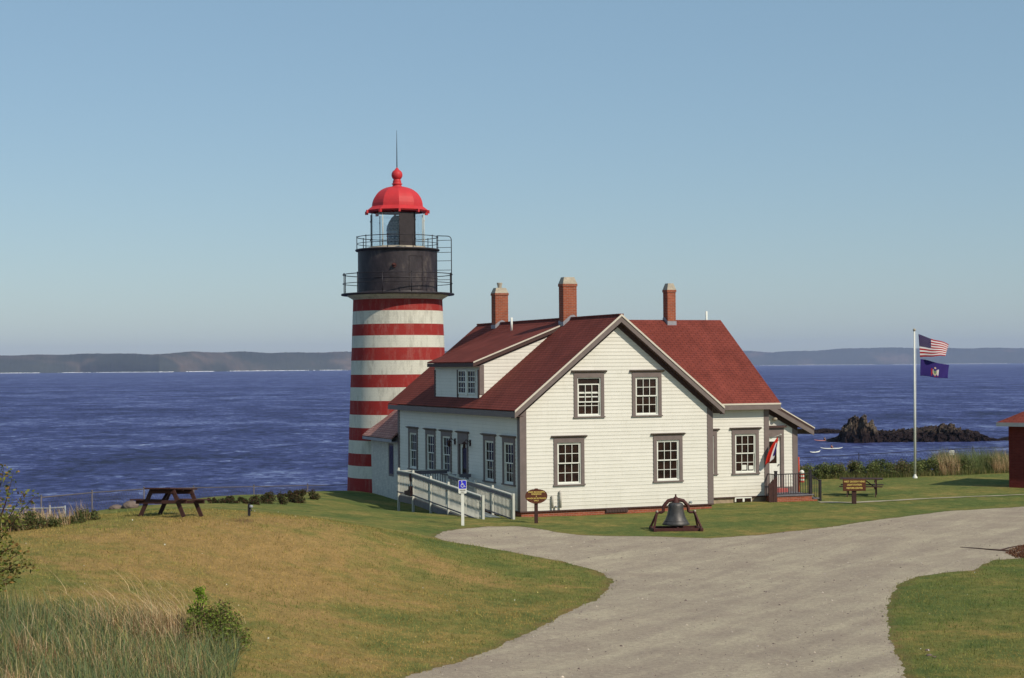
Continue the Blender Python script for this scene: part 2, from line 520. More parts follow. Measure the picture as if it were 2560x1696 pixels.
n = N('gravel')
v = n.coord()
def rotc(ang, sx, sy):
    m1 = n.new('ShaderNodeMapping'); n.link(v, m1.inputs[0]); m1.inputs['Rotation'].default_value = (0, 0, ang)
    m2 = n.new('ShaderNodeMapping'); n.link(m1.outputs[0], m2.inputs[0]); m2.inputs['Scale'].default_value = (sx, sy, 1)
    return m2.outputs[0]
f1 = n.noise(rotc(-1.0, 0.16, 1.0), 1.1, 6, 0.62, 0.3); f2 = n.noise(v, 9, 6, 0.75); f3 = n.noise(v, 55, 3, 0.7)
vo = n.new('ShaderNodeTexVoronoi'); vo.inputs['Scale'].default_value = 16; n.link(v, vo.inputs['Vector'])
col = n.ramp(f1, [(0.28, (0.36, 0.295, 0.24)), (0.5, (0.42, 0.35, 0.275)), (0.72, (0.51, 0.435, 0.33))])
pt2 = n.noise(v, 0.55, 6, 0.7, 0.4)
col = n.mix(0.9, col, n.ramp(pt2, [(0.32, (0.84, 0.80, 0.80)), (0.68, (1.12, 1.12, 1.06))]), 'MULTIPLY')
col = n.mix(0.9, col, n.ramp(f2, [(0.25, (0.66, 0.64, 0.66)), (0.75, (1.25, 1.25, 1.18))]), 'MULTIPLY')
col = n.mix(0.8, col, n.ramp(f3, [(0.3, (0.65, 0.65, 0.65)), (0.7, (1.3, 1.3, 1.3))]), 'MULTIPLY')
peb = n.ramp(vo.outputs['Distance'], [(0.0, (1, 1, 1)), (0.14, (0, 0, 0))])
col = n.mix(n.math('MULTIPLY', peb, 0.5), col, vo.outputs['Color'], 'SOFT_LIGHT')
n.bump(n.math('ADD', n.math('ADD', f3, f2), n.math('MULTIPLY', peb, 0.5)), 0.7, 0.03)
M['gravel'] = n.set(col, 0.95, spec=0.05)

# sea
n = N('sea_water')
v = n.coord()
vw = n.coord('Object', (0.8, 0.5, 1.0), (0, 0, 0.2))
w1 = n.noise(vw, 0.06, 5, 0.6, 0.4); w2 = n.noise(vw, 0.42, 7, 0.75, 0.8); w3 = n.noise(vw, 1.1, 4, 0.65)
wl = n.noise(n.coord('Object', (0.35, 0.8, 1.0), (0, 0, 0.1)), 0.012, 5, 0.6)
cf = n.math('ADD', n.math('MULTIPLY', w1, 0.30), n.math('MULTIPLY', w2, 0.55))
cf = n.math('ADD', cf, n.math('MULTIPLY', wl, 0.15))
col = n.ramp(cf, [(0.41, (0.014, 0.014, 0.048)), (0.47, (0.034, 0.040, 0.138)), (0.53, (0.064, 0.078, 0.225)), (0.60, (0.22, 0.27, 0.47))])
cap = n.math('MULTIPLY', n.ramp(w2, [(0.655, (0, 0, 0)), (0.69, (1, 1, 1))]), n.ramp(w1, [(0.53, (0, 0, 0)), (0.57, (1, 1, 1))]))
col = n.mix(cap, col, (0.75, 0.78, 0.8))
n.bump(n.math('ADD', n.math('ADD', n.math('MULTIPLY', w1, 3.0), w2), n.math('MULTIPLY', w3, 0.25)), 1.0, 1.0)
M['sea'] = n.set(col, 0.55, spec=0.12)

# ------------------------------------------------------------------ ground
pts = []
def G(x, y, Y):
    p = at(x, y, Y); pts.append((p.x, p.y, p.z))
for g in [(424,1292,47),(300,1290,46.5),(200,1311,46),(0,1335,43),(424,1262,56),(300,1266,54),(550,1300,47.5),(580,1261,59),(638,1260,60),(699,1257,64),(767,1243,70),(868,1226,82),
          (702,1299,48),(783,1308,48),(864,1323,48),(941,1336,48.5),(1082,1341,53.5),(800,1290,58),(900,1282,62),(950,1300,58),(950,1262,74),(1000,1287,71.6),(720,1280,57),
          (300,1400,38),(300,1500,33),(300,1696,26.5),(700,1400,42),(700,1550,34),(700,1696,28.5),(1000,1450,43),(1000,1600,34.3),(0,1450,34),(0,1696,26),(500,1350,42),(1100,1400,47.5),(100,1304,50),(100,1310,56),(0,1325,50),(0,1330,57),(-150,1340,52),(200,1299,52),(200,1296,60),(270,1276,60),(400,1266,64)]:
    G(*g)
for X, Y, z in [(0.3,65,0),(7.9,68,0.0),(3,50,0),(2,40,0.03),(1,31,0.05),(10,45,0),(10,60,0),(20,60,0),(20,75,0),(14,72,-.08),(10.5,74,-.05),(25,86,0),(20,86,0),(33,80,0),(16,32,0.08),(9,32,0.05),(14,40,0.03),(25,45,0.1),(40,60,0.1),(45,90,0),(14,92,-.2),(5,90,-.3),(-2,70,-.33),(-5.3,78.7,-.42),(-5.7,83,-.5),(-5.7,87,-.6),(-9,80,-.1),(-8,26,1.0),(1,20,.6),(15,20,.4),(-15,20,1.6),(0,10,2.2),(0,0,4.0),(-15,5,3.6),(18,5,3.0),(-20,35,1.6),(60,40,0.2),(60,100,0),(30,25,.2),(-30,30,1.8),(-30,60,-1.0),(-26,48,.2),(0,-30,5),(-40,-20,4.5),(50,-20,3)]:
    pts.append((X, Y, z))
P = np.array(pts)
def _phi(r): return np.where(r > 1e-9, r * r * np.log(r + 1e-12), 0.0)
S = P[:, :2] / 20.0
NRB = len(P)
SRB = P[:, :2] / 20.0
K = _phi(np.linalg.norm(S[:, None] - S[None], axis=2)) + 0.004 * np.eye(NRB)
Q = np.c_[np.ones(NRB), S]
sol = np.linalg.solve(np.block([[K, Q], [Q.T, np.zeros((3, 3))]]), np.r_[P[:, 2], 0, 0, 0])
EDGE = np.array([(-60,-60),(-34,10),(-24,35),(-19.5,50),(-16.5,62),(-12.4,75),(-9,86.5),(-2,93.5),(15,93.5),(27,94),(60,96),(160,100)], float)
def seg_d(X, Y, poly):
    """signed distance to an open polyline (positive on its left, seen along it)"""
    best = np.full(X.shape, 1e9); sg = np.ones(X.shape)
    for a, b in zip(poly[:-1], poly[1:]):
        d = b - a; L2 = d @ d
        t = np.clip(((X - a[0]) * d[0] + (Y - a[1]) * d[1]) / L2, 0, 1)
        qx, qy = X - a[0] - t * d[0], Y - a[1] - t * d[1]
        dd = np.hypot(qx, qy)
        c = d[0] * (Y - a[1]) - d[1] * (X - a[0])
        m = dd < best - 1e-9
        best = np.where(m, dd, best); sg = np.where(m, np.sign(c), sg)
    return best * sg
def wob(X, Y, k=1.0, s=0.0):
    return (np.sin(X * 0.71 * k + 1.3 + s) * np.cos(Y * 0.63 * k + 0.4 + s) + 0.6 * np.sin(X * 1.9 * k + Y * 1.3 * k + s) + 0.4 * np.sin(X * 3.7 * k - Y * 3.1 * k + 2 * s)) / 2.0
def ground(X, Y):
    X = np.atleast_1d(np.asarray(X, float)); Y = np.atleast_1d(np.asarray(Y, float))
    sh = X.shape; x, y = X.ravel(), Y.ravel()
    out = np.empty(len(x))
    for i in range(0, len(x), 20000):
        q = np.c_[x[i:i + 20000], y[i:i + 20000]] / 20.0
        out[i:i + 20000] = _phi(np.linalg.norm(q[:, None] - SRB[None], axis=2)) @ sol[:NRB] + sol[NRB] + q @ sol[NRB + 1:]
    out = out.reshape(sh)
    far = np.clip((np.hypot(X, Y - 50) - 60) / 60, 0, 1)
    out = out * (1 - far) + far * 0.5
    e = seg_d(X, Y, EDGE)
    dd = np.clip(e + 2.5, 0, None)
    drop = 0.05 * dd + 0.035 * np.clip(dd - 1, 0, 12) ** 2 + 1.4 * np.clip(dd - 13, 0, None)
    out = np.maximum(out - drop * (1 + 0.15 * wob(X, Y)), -16)
    return out + 0.012 * wob(X, Y, 1.3)
def gz(X, Y): return float(ground([X], [Y])[0])
def hit(x, y, lo=20.0, hi=140.0):
    """where the line of sight through a photo point meets the ground"""
    r = ray(x, y)
    Ys = np.linspace(lo, hi, 600)
    px = r[0] * Ys / r[1]; pz = r[2] * Ys / r[1] + EYE
    b = np.where(pz < ground(px, Ys))[0]
    k = b[0] if len(b) else 599
    return Vector((px[k], Ys[k], ground([px[k]], [Ys[k]])[0]))

road_px_up = [(1082,1342),(1110,1331),(1160,1322),(1222,1318),(1287,1316),(1341,1323),(1400,1333),(1460,1340),(1622,1343),(1774,1347),(1893,1340),(2055,1322),(2217,1298),(2380,1278),(2560,1268),(3000,1248)]
road_px_dn = [(3000,1400),(2560,1398),(2478,1402),(2435,1427),(2353,1434),(2287,1444),(2242,1467),(2224,1499),(2217,1544),(2219,1578),(2242,1635),(2264,1696),(2310,1800),(2500,2300)]
road_px_lf = [(700,2300),(880,1800),(1006,1696),(1146,1655),(1352,1568),(1503,1493),(1533,1455),(1493,1428),(1400,1403),(1270,1380),(1190,1366),(1110,1353)]
road_poly = np.array([hit(x, y, 12, 140)[:2] for x, y in road_px_up + road_px_dn + road_px_lf])
def poly_sdf(X, Y, poly):
    """positive inside"""
    d = np.full(X.shape, 1e9); ins = np.zeros(X.shape, bool)
    n = len(poly)
    for i in range(n):
        a, b = poly[i], poly[(i + 1) % n]
        e = b - a; L2 = e @ e + 1e-12
        t = np.clip(((X - a[0]) * e[0] + (Y - a[1]) * e[1]) / L2, 0, 1)
        d = np.minimum(d, np.hypot(X - a[0] - t * e[0], Y - a[1] - t * e[1]))
        c = ((a[1] > Y) != (b[1] > Y)) & (X < (b[0] - a[0]) * (Y - a[1]) / (b[1] - a[1] + 1e-12) + a[0])
        ins ^= c
    return np.where(ins, d, -d)

def axis(segs):
    out = [segs[0][0]]
    for a, b, st in segs:
        k = max(1, int(round((b - a) / st)))
        out += list(np.linspace(a, b, k + 1)[1:])
    return np.array(out)
def grid_faces(nx, ny):
    i = np.arange(nx * ny).reshape(ny, nx)
    return np.stack([i[:-1, :-1].ravel(), i[:-1, 1:].ravel(), i[1:, 1:].ravel(), i[1:, :-1].ravel()], 1)
gx = axis([(-120, -30, 3), (-30, 32, 0.22), (32, 60, 1), (60, 200, 5)])
gy = axis([(-80, 10, 4), (10, 24, 0.5), (24, 60, 0.2), (60, 100, 0.4), (100, 130, 1.5)])
GX, GY = np.meshgrid(gx, gy)
GZ = ground(GX, GY)
GR = poly_sdf(GX, GY, road_poly)
# dryness: tan on the near mound, green in the hollows and round the house
def blob(X, Y, cx, cy, rx, ry): return np.exp(-(((X - cx) / rx) ** 2 + ((Y - cy) / ry) ** 2))
dry = 0.22 + 0.75 * blob(GX, GY, -8, 44, 6, 6) + 0.4 * blob(GX, GY, -5, 38, 5, 6) + 0.35 * blob(GX, GY, -4, 32, 6, 4) + 0.25 * blob(GX, GY, -3, 47, 4, 2.5) - 0.25 * blob(GX, GY, -2, 36, 3, 3) + 0.2 * blob(GX, GY, 11, 30, 3, 5)
dry += 0.05
wear = np.clip(1.0 + GR / 0.8, 0, 1) * 0.55
sp_ = hit(606, 1302, 30, 60); wear = np.maximum(wear, .8 * blob(GX, GY, sp_.x, sp_.y, .55, .9))
e_ = seg_d(GX, GY, EDGE)
cliff = np.clip((e_ - 9) / 4, 0, 1)
np_mesh('ground', np.c_[GX.ravel(), GY.ravel(), GZ.ravel()], grid_faces(len(gx), len(gy)), M['lawn'], smooth=True,
        col=np.c_[np.clip(dry, 0, 1).ravel(), wear.ravel(), cliff.ravel()])['kind'] = 'structure'

rx_ = axis([(-16, -6, 0.5), (-6, 22, 0.16), (22, 44, 0.35)])
ry_ = axis([(13, 24, 0.5), (24, 64, 0.13), (64, 70, 0.3)])
RX, RY = np.meshgrid(rx_, ry_)
sd_ = poly_sdf(RX, RY, road_poly) + 0.05 * wob(RX, RY, 1.7) + 0.05 * wob(RX, RY, 6.1, 2.0) + 0.05 * wob(RX, RY, 15, 1.0)
RZ = ground(RX, RY) + np.clip(sd_ * 0.05, -0.05, 0.012)
fc = grid_faces(len(rx_), len(ry_))
fc = fc[(sd_.ravel()[fc] > -0.35).any(1)]
np_mesh('road', np.c_[RX.ravel(), RY.ravel(), RZ.ravel()], fc, M['gravel'], smooth=True)['kind'] = 'structure'

# narrow concrete path on the right lawn
pl = [hit(x, y) for x, y in [(2048,1257),(2133,1257.5),(2280,1250.5),(2420,1244),(2560,1238),(2900,1222)]]
mb = MB(); wd = [0.75, 0.6, 0.34, 0.26, 0.24, 0.22]
Lp, Rp = [], []
for k in range(len(pl) - 1):
    for j in range(12):
        t = j / 12
        p = pl[k].lerp(pl[k + 1], t); ww = wd[k] * (1 - t) + wd[k + 1] * t
        ww *= 1 + 0.18 * math.sin(p.x * 5.1) * math.sin(p.x * 1.7)
        Lp.append((p.x, p.y - ww / 2, gz(p.x, p.y - ww / 2) + 0.02)); Rp.append((p.x, p.y + ww / 2, gz(p.x, p.y + ww / 2) + 0.02))
for k in range(len(Lp) - 1): mb.face([Lp[k], Lp[k + 1], Rp[k + 1], Rp[k]])
M['path'] = painted('worn_path', (0.42, 0.36, 0.25), 0.9, 0.3, 3, 0.5, (0.2, 0.19, 0.08), 0.8)
mb.build('path', M['path'])['kind'] = 'structure'

# ------------------------------------------------------------------ sea
SEA = -12.3
mb = MB()
mb.face([(-16000, -500, SEA), (16000, -500, SEA), (16000, 19400, SEA), (-16000, 19400, SEA)])
mb.build('sea', M['sea'])['kind'] = 'structure'

# ------------------------------------------------------------------ far shore
n = N('far_shore')
v = n.coord()
f = n.noise(n.coord('Object', (1, 1, 2.0)), 0.006, 8, 0.7)
g = n.noise(n.coord('Object', (1, 1, 1.6)), 0.0022, 6, 0.6)
col = n.ramp(f, [(0.3, (0.040, 0.048, 0.040)), (0.7, (0.065, 0.070, 0.055))])
col = n.mix(n.ramp(g, [(0.54, (0, 0, 0)), (0.70, (0.55,) * 3)]), col, n.ramp(f, [(0.3, (0.14, 0.10, 0.08)), (0.7, (0.28, 0.19, 0.15))]))
M['shore'] = n.set(col, 1.0, spec=0.0)
M['foam'] = painted('foam', (0.85, 0.85, 0.85), 0.9, 0.1, 0.02, 0)
top_px = [(-400,890),(0,889),(130,887),(200,885.5),(300,883.5),(370,887),(480,880),(560,881),(630,879.5),(680,883),(760,881.5),(830,881),(880,880),(1000,879),(1200,878),(1500,876),(1700,874),(1880,878.5),(1930,881),(2010,878),(2100,873),(2160,870),(2290,870),(2400,871),(2560,870),(3000,868)]
base_px = [(-400,937),(0,934),(200,932.3),(400,931.2),(600,928.6),(880,926),(1280,921),(1700,915.5),(1900,913.2),(2100,911.7),(2560,908.8),(3000,905)]
ri = random.Random(5)
vs, fs = [], []
nx = 1500
prevs = None
xs = np.linspace(-400, 3000, nx)
by = np.interp(xs, *zip(*base_px)); ty = np.interp(xs, *zip(*top_px))
# distance from the waterline: solve for sea level
rows = 7
for i, x in enumerate(xs):
    r = ray(x, by[i])
    D = (SEA - EYE) / r[2] * r[1] if r[2] < -1e-5 else 18000
    D = min(max(D, 6000), 18000)
    p0 = at(x, by[i], D)
    tip = at(x, ty[i] + ri.uniform(-0.8, 0.6) + 0.8 * math.sin(x * 0.05), D + 250)
    for k in range(rows):
        t = k / (rows - 1)
        Y = D + 250 * t ** 1.5
        X = p0.x * Y / D
        z = SEA - 3 + (tip.z - SEA + 3) * (t ** 0.62) * (1 + 0.0 * k)
        if 0 < k < rows - 1:
            z += ri.uniform(-.5, .5); Y += ri.uniform(-3, 3)
        vs.append((X, Y, z))
    vs.append((p0.x * (D + 900) / D, D + 900, SEA - 3))
V = np.array(vs)
rr = rows + 1
fs = []
for i in range(nx - 1):
    for k in range(rr - 1):
        a = i * rr + k
        fs.append((a, a + rr, a + rr + 1, a + 1))
np_mesh('hills', V, np.array(fs), M['shore'], smooth=True)['kind'] = 'structure'
# surf line on the far shore
mb = MB()
for i in range(0, nx - 1):
    if math.sin(i * 0.13) + math.sin(i * 0.041 + 1) + ri.uniform(-.6, .6) < -0.9: continue
    a = Vector(V[i * rr]); b = Vector(V[(i + 1) * rr])
    h = ri.uniform(1.5, 3.5)
    mb.face([(a.x, a.y - 14, SEA + 0.3), (b.x, b.y - 14, SEA + 0.3), (b.x, b.y - 6, SEA + h), (a.x, a.y - 6, SEA + h)])
mb.build('surf', M['foam'])['kind'] = 'stuff'

# ================================================================== KEEPER'S HOUSE (local frame: x along the front gable, y to the back)
house = thing('keepers_house', 'white clapboard keeper\'s house with red shingle roofs and taupe trim', 'house', W(0, 0, 0), ANG)
WD, LN = 8.2, 14.73
ZE, ZR = 4.028, 7.667
OH, RO = 0.369, 0.387
RX0, RX1 = -OH, WD + OH
SL = (ZR - ZE) / (WD / 2 + OH)
ZB = 0.2
STEP = 0.14
def roofz(x): return ZR - SL * abs(x - WD / 2)

def clapboard(z0, z1, lim, holes=(), lap=0.014, step=STEP):
    """strips in the plane (u, z); lim(z) gives (u0, u1); returns list of (u0,u1,z0,z1) quads split round the holes"""
    zs = [z0]
    k = 1
    while z0 + k * step < z1 - 1e-4:
        zs.append(z0 + k * step); k += 1
    zs.append(z1)
    out = []
    for a, b in zip(zs[:-1], zs[1:]):
        cuts = sorted({a, b} | {h for hl in holes for h in hl[2:4] if a < h < b})
        for c, d in zip(cuts[:-1], cuts[1:]):
            (ua, ub), (uc, ud) = lim(c), lim(d)
            spans = [(ua, ub, uc, ud)]
            for hu0, hu1, hz0, hz1 in holes:
                if hz0 <= c + 1e-6 and hz1 >= d - 1e-6:
                    ns = []
                    for (p, q, r_, s_) in spans:
                        if hu1 <= min(p, r_) or hu0 >= max(q, s_): ns.append((p, q, r_, s_)); continue
                        if hu0 > p: ns.append((p, hu0, r_, hu0))
                        if hu1 < q: ns.append((hu1, q, hu1, s_))
                    spans = ns
            for (p, q, r_, s_) in spans:
                if q - p < 1e-4 and s_ - r_ < 1e-4: continue
                out.append((p, q, r_, s_, c, d, lap * (1 - (c - a) / (b - a)), lap * (1 - (d - a) / (b - a))))
    return out
def wall_front(mb, y, strips, sgn=-1):
    """face looking towards sgn*y; outward offset along sgn"""
    for (p, q, r_, s_, c, d, oa, ob) in strips:
        mb.face([(p, y + sgn * oa, c), (q, y + sgn * oa, c), (s_, y + sgn * ob, d), (r_, y + sgn * ob, d)])
        if oa > 0.013: mb.face([(p, y, c), (q, y, c), (q, y + sgn * oa, c), (p, y + sgn * oa, c)])
def wall_side(mb, x, strips, sgn=-1):
    for (p, q, r_, s_, c, d, oa, ob) in strips:
        mb.face([(x + sgn * oa, p, c), (x + sgn * oa, q, c), (x + sgn * ob, s_, d), (x + sgn * ob, r_, d)])
        if oa > 0.013: mb.face([(x, p, c), (x, q, c), (x + sgn * oa, q, c), (x + sgn * oa, p, c)])

# window placements: (u centre, z bottom, z top)
WW = 1.27
FZ0, FZ1, UZ0, UZ1 = 1.109, 3.0145, 3.689, 5.489
front_wins = [(2.0, FZ0, FZ1), (6.23, FZ0, FZ1), (2.86, UZ0, UZ1), (5.334, UZ0, UZ1)]
side_wins = [12.6, 10.24, 8.21, 3.2, 1.14]
DOOR_T = 6.19
wing_x0, wing_y0, wing_x1 = 8.2, 2.65, 12.3
wing_wins = [(11.2, 1.11, 3.05)]
def hole(u, z0, z1, w_=WW): return (u - w_ / 2 + .06, u + w_ / 2 - .06, z0 + .04, z1 - .12)

def window(parent, u, z0, z1, side, plane, lowered=0.0, w_=WW, label=None, cols=3, rows=2):
    """side 'f': in a plane y=plane looking to -y ; 'l': plane x=plane looking to -x.
       casing (taupe) > sash (white muntins), pane"""
    h = z1 - z0
    E_ = thing if False else None
    def mk(name, mb, mats, par):
        # built in (u, out, z) with 'out' towards the viewer, then turned into the wall
        vv = []
        for (a, b, c) in mb.v:
            if side == 'f': vv.append((u + a, plane - b, z0 + c))
            elif side == 'l': vv.append((plane - b, u - a, z0 + c))
        mb.v = vv
        return mb.build(name, mats, par)
    cw = 0.14
    a = w_ / 2
    mb = MB()
    ztop = h - 0.07
    mb.box(-a, -a + cw, -0.05, 0.045, 0.05, ztop - 0.19)
    mb.box(a - cw, a, -0.05, 0.045, 0.05, ztop - 0.19)
    mb.box(-a, a, -0.05, 0.047, ztop - 0.19, ztop)
    mb.box(-a - 0.03, a + 0.03, -0.05, 0.075, 0.0, 0.05)
    mb.prism([(0.0, ztop), (0.05, ztop), (0.13, ztop + 0.05), (0.15, ztop + 0.07), (0.0, ztop + 0.09)], 'x', -a - 0.10, a + 0.10)
    fr = mk('window', mb, M['trim'], parent)
    if label: fr['label'] = label
    s0, s1 = 0.05, ztop - 0.19
    o = a - cw
    mid = (s0 + s1) / 2 + 0.01
    mb = MB()
    # outer stops
    mb.box(-o, -o + 0.035, -0.07, 0.012, s0, s1); mb.box(o - 0.035, o, -0.07, 0.012, s0, s1)
    mb.box(-o, o, -0.07, 0.012, s1 - 0.035, s1); mb.box(-o, o, -0.07, 0.02, s0, s0 + 0.05)
    def sash(b0, b1, off):
        L, R_ = -o + 0.035, o - 0.035
        f = 0.045
        mb.box(L, L + f, off - 0.02, off, b0, b1); mb.box(R_ - f, R_, off - 0.02, off, b0, b1)
        mb.box(L + f, R_ - f, off - 0.02, off, b0, b0 + f); mb.box(L + f, R_ - f, off - 0.02, off, b1 - f, b1)
        gw = (R_ - L - 2 * f)
        for c in range(1, cols):
            x = L + f + gw * c / cols
            mb.box(x - 0.011, x + 0.011, off - 0.018, off - 0.002, b0 + f, b1 - f)
        for r in range(1, rows):
            z = b0 + f + (b1 - b0 - 2 * f) * r / rows
            mb.box(L + f, R_ - f, off - 0.017, off - 0.003, z - 0.011, z + 0.011)
    sash(s0 + 0.05, mid + 0.02, -0.045)
    sash(mid - 0.02 - lowered, s1 - 0.035 - lowered, -0.012)
    mk('sash', mb, M['white'], fr)
    mb = MB()
    mb.box(-o + 0.03, o - 0.03, -0.075, -0.062, s0 + 0.06, s1 - 0.03)
    mk('pane', mb, M['glass'], fr)
    return fr

for i, (u, a, b) in enumerate(front_wins):
    window(house, u, a, b, 'f', 0.0, lowered=0.2 if i == 2 else 0.0, label='upstairs window with its upper sash pulled down' if i == 2 else None)
for u in side_wins: window(house, u, FZ0, FZ1, 'l', 0.0)
window(house, 11.2, 1.11, 3.05, 'f', wing_y0)
window(house, 9.22, 1.13, 3.03, 'f', wing_y0)

wins = [o for o in house.children if o.name.startswith('window')]
def blind(win, x0, x1, y, z0, z1):
    m = MB(); m.box(x0, x1, y, y + .008, z0, z1); m.build('blind', M['white'], win)
blind(wins[2], 2.46, 3.26, .064 - .006, 4.60, 4.68)
w_g = [o for o in wins if abs(o.data.vertices[0].co.y - wing_y0) < .3 and o.data.vertices[0].co.x > 10]
blind(w_g[0], 11.08, 11.28, wing_y0 + .054, 1.30, 1.50); blind(w_g[0], 11.40, 11.60, wing_y0 + .054, 1.30, 1.46)
# main walls
mb = MB()
wx = 0.26
zcut = lambda z: WD / 2 - (ZR - 0.09 - z) / SL
def lim_front(z):
    return (max(0.0, zcut(z)), min(WD, WD - zcut(z))) if z > 3.9 else (0.0, WD)
wall_front(mb, 0.0, clapboard(ZB, ZR - 0.10, lim_front, [hole(*q) for q in front_wins]))
holes = [hole(t, FZ0, FZ1) for t in side_wins] + [(DOOR_T - .5, DOOR_T + .5, 0.42, 2.6)]
wall_side(mb, 0.0, clapboard(ZB, 4.25, lambda z: (0, LN), holes))
mb.build('wall', M['siding'], house)
mb = MB()
mb.face([(0, LN, ZB), (WD, LN, ZB), (WD, LN, roofz(WD) - .1), (WD / 2, LN, ZR - .1), (0, LN, roofz(0) - .1)])
mb.build('back_wall', M['siding'], house)
mb = MB()
mb.face([(WD, 0, ZB), (WD, wing_y0, ZB), (WD, wing_y0, roofz(WD) - .1), (WD, 0, roofz(WD) - .1)])
mb.build('back_wall', M['siding'], house)
mb = MB()
mb.face([(WD, 12.0, ZB), (WD, LN, ZB), (WD, LN, roofz(WD) - .1), (WD, 12.0, roofz(WD) - .1)])
mb.build('back_wall', M['siding'], house)
# wing walls
WY1, WZE, WR = 12.09, 4.06, 7.667
WYR = 7.37
WOH = 0.38
WSL = (WR - WZE) / (WYR - (wing_y0 - WOH))
WX1 = wing_x1 + 0.40
def wroof(y): return WR - WSL * abs(y - WYR)
mb = MB()
wall_front(mb, wing_y0, clapboard(ZB, 4.2, lambda z: (wing_x0, wing_x1), [hole(11.2, 1.11, 3.05), hole(9.22, 1.13, 3.03)]))
mb.face([(wing_x1, wing_y0, ZB), (wing_x1, WY1, ZB), (wing_x1, WY1, wroof(WY1) - .1), (wing_x1, WYR, WR - .1), (wing_x1, wing_y0, wroof(wing_y0) - .1)])
mb.face([(wing_x0, WY1, ZB), (wing_x1, WY1, ZB), (wing_x1, WY1, wroof(WY1) - .1), (wing_x0, WY1, wroof(WY1) - .1)])
mb.build('wing_wall', M['siding'], house)
# foundation
mb = MB()
mb.box(0.03, WD - 0.03, 0.03, LN - 0.03, -1.2, ZB)
mb.box(wing_x1 - 0.05, 14.3, 3.75, 8.9, -1.2, 0.4)
mb.build('foundation', M['brick'], house)
M['stone'] = painted('tan_stone', (0.36, 0.27, 0.18), 0.9, 0.4, 4, 0.6, (0.2, 0.1, 0.06), 0.6)
mb = MB(); mb.box(WD - 0.03, wing_x1 - 0.03, wing_y0 + 0.03, WY1 - 0.03, -1.2, ZB - 0.003); mb.build('foundation', M['stone'], house)
mb = MB()
mb.box(-0.04, WD + 0.04, -0.045, 0.0, ZB - 0.05, ZB + 0.0)
mb.box(-0.045, 0.0, 0.0, LN, ZB - 0.05, ZB)
mb.box(WD + .04, wing_x1 + .04, wing_y0 - 0.045, wing_y0, ZB - 0.05, ZB)
mb.build('water_table', M['soffit'], house)
# corner boards
def cboard(x, y, z0, z1, dx, dy, w_=0.24, th=0.032):
    m = MB()
    m.box(min(x, x + dx * w_) - (th if dx > 0 else -0.0), max(x, x + dx * w_) + (th if dx < 0 else 0), y - th, y, z0, z1)
    if dy: m.box(x - th if dx > 0 else x, x if dx > 0 else x + th, y + 0.0005, y + w_, z0, z1)
    m.build('corner_board', M['trim'], house)
cboard(0, 0, ZB - .02, roofz(0) - .16, 1, 1)
cboard(WD, 0, ZB - .02, roofz(WD) - .16, -1, 1, 0.22)
cboard(0, LN - 0.2, ZB - .02, 3.95, 1, 1, 0.2) if False else None
m = MB(); m.box(-0.034, 0.0, LN - 0.22, LN + 0.02, ZB - .02, 3.97); m.build('corner_board', M['trim'], house)
cboard(wing_x1, wing_y0, ZB - .02, wroof(wing_y0) - .16, -1, 1, 0.2)

# roofs: shingle slab + boards
def slab(parent, p0, p1, p2, p3, th=0.05, mat='shingle', name='roof'):
    """p0,p1 along the eave, p2,p3 along the ridge"""
    P_ = [Vector(p) for p in (p0, p1, p2, p3)]
    nrm = (P_[1] - P_[0]).cross(P_[3] - P_[0]).normalized()
    if nrm.z < 0: nrm = -nrm
    top = P_; bot = [p - nrm * th for p in P_]
    m = MB()
    m.face(top); m.face(bot[::-1])
    for k in range(4): m.face([top[k], bot[k], bot[(k + 1) % 4], top[(k + 1) % 4]])
    return m
yF, yB = -RO, LN + RO
xr = WD / 2
m = slab(house, (RX0, yF, ZE), (RX0, yB, ZE), (xr, yB, ZR), (xr, yF, ZR))
m2 = slab(house, (RX1, yF, ZE), (RX1, yB, ZE), (xr, yB, ZR), (xr, yF, ZR))
for f in m2.f: m.f.append(tuple(i + len(m.v) for i in f)); m.m.append(0)
m.v += m2.v
m.box(xr - 0.09, xr + 0.09, yF, yB, ZR - 0.045, ZR + 0.018)
roof = m.build('roof', M['shingle'], house)
m = slab(house, (xr + 0.02, wing_y0 - WOH, WZE), (WX1, wing_y0 - WOH, WZE), (WX1, WYR, WR + 0.004), (xr + 0.02, WYR, WR + 0.004))
m2 = slab(house, (xr + 0.02, WY1 + WOH, WZE), (WX1, WY1 + WOH, WZE), (WX1, WYR, WR + 0.004), (xr + 0.02, WYR, WR + 0.004))
for f in m2.f: m.f.append(tuple(i + len(m.v) for i in f)); m.m.append(0)
m.v += m2.v
wroof_o = m.build('wing_roof', M['shingle'], house)

